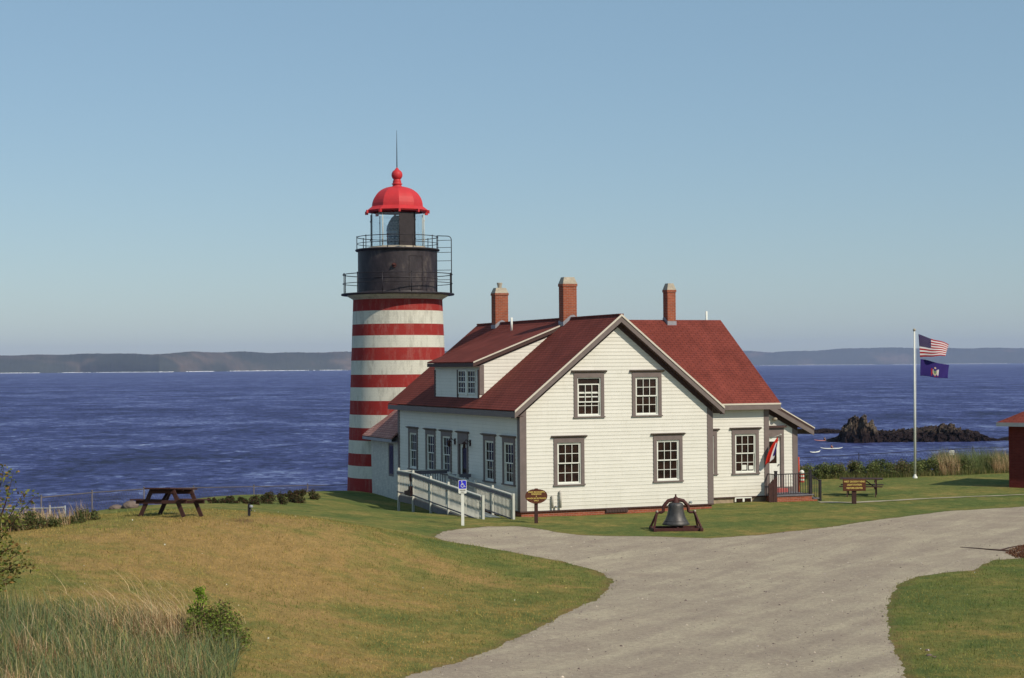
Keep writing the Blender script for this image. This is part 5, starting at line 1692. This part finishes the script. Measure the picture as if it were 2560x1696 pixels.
def fbm(x, y, seed=0, oct=6, base=1.0):
    r = np.random.default_rng(seed); out = 0; a = 1.0; tot = 0; f = base
    for _ in range(oct):
        p1, p2, th = r.uniform(0, 6.28, 3)
        c, s = math.cos(th), math.sin(th)
        xr_, yr_ = x * c - y * s, x * s + y * c
        out = out + a * np.sin(xr_ * f + p1 + 1.7 * np.sin(yr_ * f * .7 + p2)) * np.cos(yr_ * f * 1.1 + p2)
        tot += a; a *= .58; f *= 1.93
    return out / tot
def ledge(name, label, prof_px, Y, depth, seed, rough=1.0, nx=260, ny=60, amp=1.0):
    """ridge whose crest follows a measured outline; real depth behind and before the crest"""
    xs_ = np.array([q[0] for q in prof_px], float)
    X0_, X1_ = at(xs_[0], 1100, Y).x, at(xs_[-1], 1100, Y).x
    cz = np.array([at(q[0], q[1], Y).z for q in prof_px])
    cx = np.array([at(q[0], 1100, Y).x for q in prof_px])
    def fn(U_, V_):
        X = X0_ + (X1_ - X0_) * U_
        top = np.interp(X, cx, cz) - SEA
        prof = np.clip(1 - np.abs(V_ * 2 - 1) ** 1.7, 0, 1) ** .8
        n1 = fbm(X * .35, V_ * depth * .35, seed); n2 = fbm(X * 1.6, V_ * depth * 1.0, seed + 5, 5)
        rg = 1 - 2 * np.abs(fbm(X * 1.1, V_ * depth * .5, seed + 9, 5)); rg2 = 1 - 2 * np.abs(fbm(X * 2.9, V_ * depth * 1.3, seed + 11, 4))
        z = SEA - 1.2 + (top * .93 + 1.1) * prof * (1 + .25 * amp * n1 + .0) + (.5 * rough * n2 + .75 * rough * (rg - .5) + .35 * rough * rg2) * np.clip(top / 3, .25, 1.2)
        z = np.where((V_ < .01) | (V_ > .99) | (U_ < .004) | (U_ > .996), SEA - 1.5, z)
        Yy = Y + (V_ - .5) * depth + 2.2 * n1 + .9 * n2 - 1.2 * rg
        Xx = X + .7 * n2 + .5 * rg2
        return np.stack([Xx, Yy, z], -1)
    return rock(name, label, 'rock', fn, nx, ny, M['rock'])
YS = float(at_z(2050, 1108, SEA).y)
ledge('rock_ledge', 'long low dark rock ledge in the sea behind the flagpole', [(2056,1106),(2072,1097),(2090,1088),(2125,1076),(2180,1074),(2260,1077),(2330,1067),(2360,1063),(2400,1071),(2450,1088),(2490,1096),(2530,1092),(2575,1095),(2610,1103)], YS + 9, 17, 3, nx=420, ny=70)
ledge('sea_stack', 'tall jagged pale-topped rock stack rising from the sea', [(2100,1100),(2103,1064),(2110,1058),(2114,1062),(2119,1044),(2126,1040),(2134,1037),(2142,1040),(2150,1035),(2158,1040),(2161,1052),(2164,1054),(2170,1051),(2178,1054),(2182,1062),(2186,1098)], YS + 4, 9, 9, rough=.8, nx=170, ny=80, amp=.2)
YS2 = float(at_z(1950, 1086, SEA).y)
ledge('rock_shelf', 'distant low rock shelf in the sea beside the lean-to roof', [(1880,1090),(1920,1076),(1990,1072),(2050,1071),(2090,1074),(2130,1082)], YS2 + 8, 16, 17, nx=160, ny=40, amp=.6)
def boulder(loc, r, seed, label, sq=(1.5, 1, .7)):
    def fn(U_, V_):
        th = U_ * 2 * PI; ph = V_ * PI
        x, y, z = np.sin(ph) * np.cos(th), np.sin(ph) * np.sin(th), np.cos(ph)
        d = 1 + .16 * fbm(x * 2 + z, y * 2 - z, seed) + .05 * fbm(x * 7 + z * 5, y * 7, seed + 1)
        return np.stack([x * r * sq[0] * d, y * r * sq[1] * d, z * r * sq[2] * d], -1)
    o = rock('boulder', label, 'boulder', fn, 36, 22, M['rock_plain'])
    o.location = loc
    return o
p = hit(291, 1272, 40, 60); boulder((p.x, p.y, p.z + .02), .16, 3, 'low flat boulder left of the left picnic table', (1.5, 1, .6))
p = hit(326, 1270, 40, 60); boulder((p.x, p.y, p.z + .06), .20, 5, 'rounded boulder right behind the left picnic table bench', (1.3, 1, .8))
for i, (x, y, r) in enumerate([(2319, 1629, .035), (2323, 1643, .04), (2336, 1645, .025)]):
    p = hit(x, y); o = boulder((p.x, p.y, p.z + .01), r, 20 + i, 'small pale stone lying on the lower right lawn'); o['group'] = 'pale stones on the right lawn'; o['category'] = 'stone'; o.name = 'stone'
p = hit(2226, 1612); o = boulder((p.x, p.y, p.z), .05, 33, 'flat pale stone at the edge of the gravel, lower right', (1.4, .7, .35)); o['category'] = 'stone'; o.name = 'stone'

# ------------------------------------------------------------------ kayaks and paddlers
def skin_body(name, verts, edges, radii, mat, parent, lvl=1, rot=None):
    me = bpy.data.meshes.new(name); me.from_pydata(verts, edges, [])
    o = bpy.data.objects.new(name, me); C.objects.link(o); o.parent = parent
    md = o.modifiers.new('skin', 'SKIN'); sk = me.skin_vertices[0].data
    for i, r in enumerate(radii): sk[i].radius = (r, r) if not isinstance(r, tuple) else r
    sk[0].use_root = True
    sb = o.modifiers.new('sub', 'SUBSURF'); sb.levels = sb.render_levels = lvl
    me.materials.append(mat)
    return o
def kayak(loc, rz, hull, label, person_label=None, jacket=None):
    k = thing('kayak', label, 'kayak', loc, rz, 'kayaks near the rocks')
    L, B, H = 2.35, .32, .22
    prof = []
    nL, nA = 24, 12
    vs_, fs2 = [], []
    for i in range(nL + 1):
        t = i / nL * 2 - 1
        w_ = B * max(.02, (1 - abs(t) ** 2.2)); z_ = .25 * abs(t) ** 4
        for j in range(nA):
            a = 2 * PI * j / nA
            vs_.append((t * L, w_ * math.cos(a), z_ + H * (1 - .5 * abs(t) ** 3) * .6 * math.sin(a) + .06))
    for i in range(nL):
        for j in range(nA):
            fs2.append((i * nA + j, i * nA + (j + 1) % nA, (i + 1) * nA + (j + 1) % nA, (i + 1) * nA + j))
    np_mesh('hull', np.array(vs_), np.array(fs2), hull, k, smooth=True)
    m = MB(); m.lathe([(.22, .17), (.25, .23), (.20, .24), (.18, .18)], 16); m.build('cockpit', M['rail_iron'], k)
    if person_label:
        pr_ = thing('person', person_label, 'person', loc, rz)
        # seated paddler: pelvis, spine, neck, head, arms to the paddle, thighs into the cockpit
        V_ = [(0, 0, .14), (0, 0, .38), (0, 0, .58), (0, 0, .68), (.01, 0, .78), (0, .19, .58), (.14, .34, .42), (.38, .33, .50), (0, -.19, .58), (.12, -.32, .38), (.36, -.30, .46), (.38, .1, .16), (.38, -.1, .16)]
        E_ = [(0, 1), (1, 2), (2, 3), (3, 4), (2, 5), (5, 6), (6, 7), (2, 8), (8, 9), (9, 10), (0, 11), (0, 12)]
        R_ = [.16, .15, .14, .06, .11, .07, .055, .04, .07, .055, .04, .09, .09]
        skin_body('body', V_, E_, R_, M['skin'], pr_)
        m = MB(); m.lathe([(.18, .12), (.19, .3), (.21, .5), (.17, .62), (.08, .66)], 14); m.build('jacket', jacket, pr_)
        m = MB(); m.sphere((0, 0, .83), .105, 10); m.build('hair', M['hair'], pr_)
        pd = thing('paddle', 'double-bladed paddle held across the %s' % ('white kayak' if 'white' in label else 'reddish kayak'), 'paddle', loc, rz)
        m = MB(); m.tube([(.38, -.95, .30), (.38, .95, .66)], .016, 6); m.build('shaft', M['rail_iron'], pd)
        for s, zc in ((-1, .27), (1, .69)):
            m = MB(); m.prism([(s * .92, zc - .04), (s * 1.0, zc - .09), (s * 1.25, zc - .07 + .05 * s), (s * 1.28, zc + .05 * s + .02), (s * 1.2, zc + .07 + .04 * s), (s * .95, zc + .06)], 'x', .375, .385); m.build('blade', M['white'], pd)
    return k
def on_sea(x, y): q = at_z(x, y, SEA); return (q.x, q.y, SEA + .02)
kayak(on_sea(2079, 1123), .05, M['white'], 'white kayak with a paddler in red near the rocks', 'person in a red jacket paddling the white kayak', M['jacket_red'])
kayak(on_sea(2061, 1103), .0, M['hull_red'], 'reddish kayak close to the dark rock ledge', 'person in dark red paddling the reddish kayak by the rocks', M['rust'])
kayak(on_sea(2038, 1132), .95, M['white'], 'white kayak pointing away, nearest to the house corner')

# ------------------------------------------------------------------ plants
def leaves_np(cent, size, rng, aspect=.55, up=.3):
    """one diamond leaf per centre"""
    n_ = len(cent)
    d = rng.normal(size=(n_, 3)); d[:, 2] = d[:, 2] * .7 + up; d /= np.linalg.norm(d, axis=1)[:, None]
    s = np.cross(d, rng.normal(size=(n_, 3))); s /= np.linalg.norm(s, axis=1)[:, None]
    sz = (size * rng.uniform(.6, 1.4, n_))[:, None]
    a = cent - d * sz * .5; b = cent + s * sz * aspect * .5; c = cent + d * sz * .5; e = cent - s * sz * aspect * .5
    V_ = np.stack([a, b, c, e], 1).reshape(-1, 3)
    return V_, np.arange(n_ * 4).reshape(-1, 4)
def colvar(n_, base, rng, var=.25, k=4, per=False):
    base = np.atleast_2d(base); pick = np.arange(n_) if per else rng.integers(0, len(base), n_)
    c = base[pick] * (1 + rng.normal(0, var, (n_, 1)))
    return np.repeat(np.clip(c, .004, 1), k, axis=0)
GREENS = [(.13, .17, .055), (.17, .20, .065), (.22, .22, .08), (.11, .12, .055)]
def shrub(loc, rx_, ry__, h, n_leaf, size, cols, label, seed, group=None, name='shrub', clumps=14, cat='shrub', stems=7):
    rng = np.random.default_rng(seed)
    t = thing(name, label, cat, loc, 0, group)
    cc = rng.uniform(-1, 1, (clumps, 3)) * [rx_ * .8, ry__ * .8, 0]
    cc[:, 2] = h * rng.uniform(.25, .85, clumps) * (1 - .35 * (np.abs(cc[:, 0]) / rx_) ** 2)
    rad_ = rng.uniform(.22, .42, clumps) * min(h, rx_ + .2)
    w_ = rng.integers(0, clumps, n_leaf)
    g = rng.normal(size=(n_leaf, 3)); g /= np.linalg.norm(g, axis=1)[:, None]
    cen = cc[w_] + g * rad_[w_][:, None] * rng.uniform(.35, 1.08, n_leaf)[:, None]
    cen = cen[cen[:, 2] > -.05]
    V_, F_ = leaves_np(cen, size, rng)
    tone = rng.uniform(.65, 1.35, clumps)
    col_ = colvar(len(cen), cols, rng)
    np_mesh('foliage', V_, F_, M['leaf'], t, col=col_)
    m = MB()
    for k in range(stems):
        c = cc[k % clumps]
        m.tube([(c[0] * .25, c[1] * .25, -.1), (c[0] * .6, c[1] * .6, c[2] * .5), (c[0], c[1], c[2] + rad_[k % clumps] * .6)], [.022, .014, .006], 5)
    m.build('stems', M['wood_dark'], t)
    return t
# hedge at the right cliff edge: separate bushes
hx = [(2003,1196,1150),(2045,1199,1158),(2088,1197,1148),(2128,1196,1146),(2168,1195,1146),(2210,1194,1143),(2252,1192,1147),(2292,1191,1146),(2332,1189,1143),(2376,1188,1140),(2420,1184,1138),(2466,1182,1139),(2510,1180,1139),(2556,1178,1138)]
adj = ['leftmost bush in the hedge, against the porch rail', 'second bush in the hedge from the porch rail', 'bush in the hedge just left of the brown rectangular sign', 'bush in the hedge directly above the brown rectangular sign', 'bush in the hedge above the right picnic table, left half', 'bush in the hedge above the right end of the right picnic table', 'bush in the hedge just left of the flagpole', 'bush in the hedge directly behind the flagpole', 'bush in the hedge just right of the flagpole', 'bush in the hedge under the white notice plate', 'bush in the hedge left of the dark fence post', 'bush in the hedge right of the dark fence post', 'bush in the hedge nearest to the shed corner', 'bush in the hedge behind the red shed']
for i, (x, yb, yt) in enumerate(hx):
    p = hit(x, yb, 60, 93); h = (yb - yt) * p.y / FPX
    shrub((p.x, p.y + .5, gz(p.x, p.y + .5) - .05), .62, .55, h * .92, 2600, .085, GREENS if i % 3 else [(.16, .16, .06), (.13, .15, .05), (.20, .14, .08)], adj[i], 50 + i, 'bushes in the hedge on the right')
# dark low shrubs behind the left crest
for i, (x, yb, yt, lb) in enumerate([(530,1262,1252,'low dark shrub on the crest right of the left picnic table'),(585,1263,1246,'low dark shrub left of the nearer fence post on the crest'),(650,1262,1234,'dark shrub right of the nearer round fence post'),(700,1259,1230,'dark shrub on the crest midway between two fence posts'),(745,1250,1230,'dark shrub against the farther round fence post')]):
    p = hit(x, yb - 2, 45, 90); h = (yb - yt) * p.y / FPX
    shrub((p.x, p.y + .9, gz(p.x, p.y + .9) - .12), .85, .5, h * .8 + .16, 3000, .06, [(.07, .065, .025), (.11, .055, .035), (.055, .07, .025)], lb, 90 + i, 'dark shrubs along the left crest')
# bushes at the left end of the crest, mixed with dry grass
for i, (x, yb, yt, lb) in enumerate([(15,1333,1285,'bush at the left edge below the gate fence'),(60,1328,1278,'bush under the left part of the gate fence rail'),(110,1322,1290,'low green bush left of the pale gate posts'),(165,1314,1288,'low bush right of the pale gate posts'),(200,1308,1276,'rightmost bush at the end of the gate fence')]):
    p = hit(x, yb, 35, 70); h = (yb - yt) * p.y / FPX
    shrub((p.x, p.y + .6, gz(p.x, p.y + .6) - .05), .42, .4, h, 1500, .05, [(.11, .13, .04), (.16, .12, .05), (.09, .11, .04)], lb, 120 + i, 'bushes behind the left end of the mound')

def blades(name, P3, h, rng, cols, width=.006, lean=.25, wind=(-.25, .0), segs=3, mat=None, parent=None, curl=.3, label=None, kind='stuff', varh=.35, per=False):
    n_ = len(P3)
    hh_ = h * (1 + rng.normal(0, varh, n_)).clip(.3, 1.8)
    az = rng.uniform(0, 2 * PI, n_); ln = np.abs(rng.normal(0, lean, n_))
    dx = np.cos(az) * ln + wind[0]; dy = np.sin(az) * ln + wind[1]
    fa = rng.uniform(0, PI, n_); sx_, sy_ = np.cos(fa), np.sin(fa)
    rows = []
    for k in range(segs + 1):
        t = k / segs
        off = t ** 1.6
        z = t * (1 - curl * t * ln)
        c = P3 + np.stack([dx * off * hh_, dy * off * hh_, z * hh_], 1)
        w_ = width * (1 - t ** 1.5 * .92)
        w_ = (w_ * np.ones(n_))[:, None]
        s_ = np.stack([sx_, sy_, np.zeros(n_)], 1)
        rows += [c - s_ * w_, c + s_ * w_]
    V_ = np.stack(rows, 1)
    nv = 2 * (segs + 1)
    base = np.arange(n_)[:, None] * nv
    F_ = np.concatenate([np.stack([base[:, 0] + 2 * k, base[:, 0] + 2 * k + 1, base[:, 0] + 2 * k + 3, base[:, 0] + 2 * k + 2], 1) for k in range(segs)])
    o = np_mesh(name, V_.reshape(-1, 3), F_, mat or M['blade'], parent, col=colvar(n_, cols, rng, .24 if per else .22, nv, per))
    if kind: o['kind'] = kind
    return o
def scatter(poly, n_, rng):
    poly = np.array(poly); lo, hi = poly.min(0), poly.max(0)
    out = []
    while sum(map(len, out)) < n_:
        q = rng.uniform(lo, hi, (n_ * 2, 2)); out.append(q[poly_sdf(q[:, 0], q[:, 1], poly) > 0])
    q = np.concatenate(out)[:n_]
    return np.c_[q, ground(q[:, 0], q[:, 1])]
tall_px = [(-80,1560),(0,1525),(60,1532),(150,1540),(260,1548),(380,1560),(480,1575),(560,1600),(600,1640),(585,1690),(560,1760),(500,1900),(-80,1900)]
tall_poly = [tuple(hit(x, y, 15, 60)[:2]) for x, y in tall_px]
rng = np.random.default_rng(3)
Q_ = scatter(tall_poly, 34000, rng)
TANS = [(.50, .36, .20), (.60, .44, .27), (.42, .27, .13), (.34, .20, .10)]
pn = fbm(Q_[:, 0] * 1.1, Q_[:, 1] * 1.1, 41, 4) + .6 * blob(Q_[:, 0], Q_[:, 1], at(400, 1600, 31).x, 32, 1.0, 2.5) + rng.normal(0, .12, len(Q_))
gm = pn < .38
blades('tall_grass', Q_[gm][:19000], .34, rng, [(.15, .20, .09), (.17, .22, .11), (.24, .25, .08), (.11, .15, .065), (.32, .27, .12)], .0065, .65, (-.02, 0), varh=.5)
rest = Q_[~gm]; h_ = len(rest)
blades('dry_grass', rest[: h_ // 2], .42, rng, TANS, .005, .9, (-.12, 0), curl=.7, varh=.5)
blades('weeds', rest[h_ // 2:], .26, rng, [(.28, .15, .08), (.22, .16, .06), (.14, .17, .06), (.17, .19, .07)], .010, .5, (0, 0))
cl_ = at(330, 1590, 31.5)
cl2 = at(150, 1640, 30)
qq = np.concatenate([np.c_[rng.normal(cl_.x + .3, .55, 300), rng.normal(31.6, 1.3, 300)], np.c_[rng.normal(cl2.x, .8, 90), rng.normal(30, 1.2, 90)]])
qq = np.c_[qq, ground(qq[:, 0], qq[:, 1])]
blades('bent_stalks', qq, .50, rng, [(.58, .42, .24), (.50, .35, .19), (.42, .28, .14)], .0048, .45, (-.95, .1), segs=5, curl=.15, varh=.35)
sel = Q_[rng.integers(0, len(Q_), 1500)]
blades('grass_stalks', sel, .62, rng, TANS, .0042, 1.0, (-.22, .0), segs=5, curl=.8)
p = hit(592, 1640, 20, 50); shrub((p.x - .42, p.y + .5, p.z - .05), .55, .5, .90, 7000, .045, [(.19, .25, .04), (.15, .20, .04), (.24, .25, .07), (.18, .12, .06)], 'leafy green bush at the right end of the tall grass', 201, name='bush', cat='bush', clumps=26, stems=14)
p = hit(495, 1600, 20, 50); shrub((p.x, p.y, p.z), .16, .16, 1.06, 900, .045, [(.20, .30, .03), (.24, .33, .05)], 'upright sprig of bright leaves standing above the tall grass', 202, name='bush', cat='bush', clumps=9, stems=8)
# dry tufts near the crest and hedge
for nm, px, n_, h_, cl in (('crest_grass', [(0,1334),(100,1324),(216,1305),(230,1296),(120,1306),(0,1318)], 3500, .35, TANS + [(.10, .11, .035)]),
                       ('hedge_grass', [(1990,1200),(2200,1197),(2400,1189),(2560,1182),(2560,1176),(2300,1186),(2000,1192)], 9000, .28, [(.09, .12, .035), (.11, .12, .035), (.2, .16, .07)]),
                       ('headland_grass', [(2340,1186),(2525,1182),(2525,1172),(2340,1176)], 7000, .85, [(.17, .21, .08), (.14, .18, .06), (.22, .22, .10)]), ('dry_hedge_grass', [(2350,1190),(2400,1188),(2400,1178),(2350,1178)], 2200, .75, TANS), ('dry_shed_grass', [(2485,1184),(2525,1182),(2525,1172),(2485,1172)], 2200, .7, TANS)):
    poly = [tuple(hit(x, y, 30, 92.5)[:2]) for x, y in px]
    blades(nm, scatter(poly, n_, rng), h_, rng, cl, .008, .35, (-.1, 0))
# mown lawn: short blades over the nearer lawns and along the gravel edge
def lawn_pts(n_, lo, hi):
    q = np.c_[rng.uniform(lo[0], hi[0], n_), rng.uniform(lo[1], hi[1], n_)]
    r = poly_sdf(q[:, 0], q[:, 1], road_poly)
    q = q[r < -.05 + .16 * rng.normal(size=len(r))]
    vis = np.abs(q[:, 0]) < q[:, 1] * .31 + .3
    q = q[vis]
    return np.c_[q, ground(q[:, 0], q[:, 1])]
LG = [(.19, .19, .06), (.23, .20, .07), (.15, .165, .055)]; LD = [(.40, .26, .10), (.33, .23, .085), (.46, .29, .13)]
q = lawn_pts(260000, (-15, 24), (16, 52))
dr_ = np.interp(0, [0], [0])
dv = 0.22 + 0.75 * blob(q[:, 0], q[:, 1], -8, 44, 6, 7) + 0.6 * blob(q[:, 0], q[:, 1], -5, 38, 5, 6) + .35 * blob(q[:, 0], q[:, 1], -4, 32, 6, 4) + .25 * wob(q[:, 0], q[:, 1], .8)
dvn = dv + .75 * (fbm(q[:, 0] * .55, q[:, 1] * .55, 61, 5)) + rng.normal(0, .10, len(q))
t_ = np.clip((dvn - .15) / .8, 0, 1)[:, None]
bc = (np.array([.18, .21, .055]) * (1 - t_) + np.array([.41, .275, .09]) * t_) * (1 + .28 * fbm(q[:, 0] * 3.1, q[:, 1] * 1.6, 63, 4))[:, None]
blades('mown_grass', q, .036, rng, bc, .006, .7, (0, 0), segs=1, per=True)
k_i = rng.choice(len(q), 14000, replace=False); cl_n = fbm(q[k_i, 0] * 1.7, q[k_i, 1] * 1.7, 71, 4) > .1
k_i = k_i[cl_n]
blades('grass_tufts', q[k_i], .085, rng, bc[k_i] * np.array([.75, .9, .8]), .008, .8, (0, 0), segs=2, per=True)
k_i = rng.choice(len(q), 110, replace=False)
fl = q[k_i] + [0, 0, .05]
Vf, Ff = leaves_np(fl, .032, rng, .9, 1.5)
np_mesh('lawn_flowers', Vf, Ff, M['leaf'], col=colvar(len(fl), [(.75, .72, .62), (.7, .6, .2), (.55, .45, .3)], rng, .15))['kind'] = 'stuff'
# left shrub reaching into the frame
def branchy(loc, label):
    t = thing('leafy_shrub', label, 'shrub', loc)
    rng = np.random.default_rng(77)
    o = Vector(loc)
    tips = [((-60,1420),(0,1240),(10,1165)),((-70,1430),(15,1290),(33,1180)),((-60,1430),(20,1300),(60,1230)),((-60,1440),(30,1300),(88,1240)),((-80,1400),(-20,1250),(-10,1190)),((-60,1450),(20,1420),(88,1412)),((-60,1470),(0,1430),(60,1400)),((-60,1430),(0,1370),(45,1370)),((-60,1500),(0,1450),(40,1440)),((-60,1430),(0,1330),(25,1215)),((-60,1480),(-5,1400),(70,1378)),((-60,1480),(-5,1390),(30,1360))]
    m = MB(); cen = []
    for i, (a, b, c) in enumerate(tips):
        Y_ = o.y + rng.uniform(-.5, .5)
        A_, B_, C_ = (at(q[0], q[1], Y_ + rng.uniform(-.2, .2)) - o for q in (a, b, c))
        pts_ = [A_ * (1 - s) ** 2 + B_ * 2 * s * (1 - s) + C_ * s * s for s in np.linspace(0, 1, 9)]
        m.tube(pts_, [.016 * (1 - s * .8) for s in np.linspace(0, 1, 9)], 5)
        for s in np.linspace(.3, 1, 40):
            q = A_ * (1 - s) ** 2 + B_ * 2 * s * (1 - s) + C_ * s * s
            for _ in range(1 + int(rng.integers(0, 3)) + (3 if q.x < -1.0 * 0 + (A_.x + .45) else 0)):
                cen.append(np.array(q) + rng.normal(0, .055 + .05 * (1 - s), 3))
    m.build('branches', M['wood_dark'], t)
    cen = np.array(cen)
    V_, F_ = leaves_np(cen, .075, rng, .6)
    np_mesh('foliage', V_, F_, M['leaf'], t, col=colvar(len(cen), [(.20, .20, .04), (.15, .17, .04), (.28, .16, .05), (.22, .22, .07)], rng))
branchy(at(-60, 1480, 31), 'leafy shrub with thin branches reaching in at the left edge')
# fallen twig and debris patch on the gravel at the right edge
tw = thing('twig', 'dark bare twig lying on the gravel at the right edge', 'twig', hit(2480, 1377))
m = MB(); o = tw.location
def gg(x, y):
    q = hit(x, y); return (q.x - o.x, q.y - o.y, q.z - o.z + .03)
m.tube([gg(2400, 1371), gg(2440, 1374), gg(2480, 1377), gg(2520, 1380)], [.008, .015, .02, .025], 6); m.tube([gg(2500, 1379), gg(2530, 1372), gg(2560, 1366)], [.02, .015, .01], 6)
m.build('wood', M['wood_dark'], tw)
poly = [tuple(hit(x, y)[:2]) for x, y in [(2512,1384),(2535,1372),(2575,1364),(2620,1362),(2620,1398),(2540,1398)]]
blades('leaf_litter', scatter(poly, 2600, rng), .07, rng, [(.16, .06, .035), (.10, .045, .03), (.2, .1, .05)], .02, 1.2, (0, 0), segs=1)
# loose pebbles on the gravel
rngp = np.random.default_rng(8)
q = np.c_[rngp.uniform(-5, 16, 16000), 26 + 36 * rngp.uniform(0, 1, 16000) ** 1.4]
q = q[poly_sdf(q[:, 0], q[:, 1], road_poly) > .05]
z_ = ground(q[:, 0], q[:, 1]) + .014
sz = rngp.gamma(1.6, .0055, len(q)).clip(.005, .036)
octv = np.array([(1, 0, 0), (0, 1, 0), (-1, 0, 0), (0, -1, 0), (0, 0, .7), (0, 0, -.7)])
V_ = (np.c_[q, z_][:, None] + octv[None] * sz[:, None, None] * rngp.uniform(.6, 1.4, (len(q), 6, 1))).reshape(-1, 3)
F_ = (np.array([(0, 1, 4), (1, 2, 4), (2, 3, 4), (3, 0, 4), (1, 0, 5), (2, 1, 5), (3, 2, 5), (0, 3, 5)])[None] + np.arange(len(q))[:, None, None] * 6).reshape(-1, 3)
pm = leafy('pebbles', .9, 0.0)
np_mesh('pebbles', V_, F_, pm, col=colvar(len(q), [(.40, .34, .28), (.3, .25, .22), (.44, .37, .29), (.14, .10, .09)], rngp, .2, 6))['kind'] = 'stuff'

# ------------------------------------------------------------------ air
n = N('haze_air')
n.t.nodes.remove(n.b)
pv = n.new('ShaderNodeVolumePrincipled')
pv.inputs['Color'].default_value = (0.56, 0.66, 1.0, 1)
pv.inputs['Density'].default_value = HAZE = 4.2e-5
pv.inputs['Anisotropy'].default_value = 0.0
n.link(pv.outputs[0], n.out.inputs['Volume'])
mb = MB(); mb.box(-17000, 17000, -600, 19500, -17, 260)
hz = mb.build('haze', n.m); hz['kind'] = 'stuff'
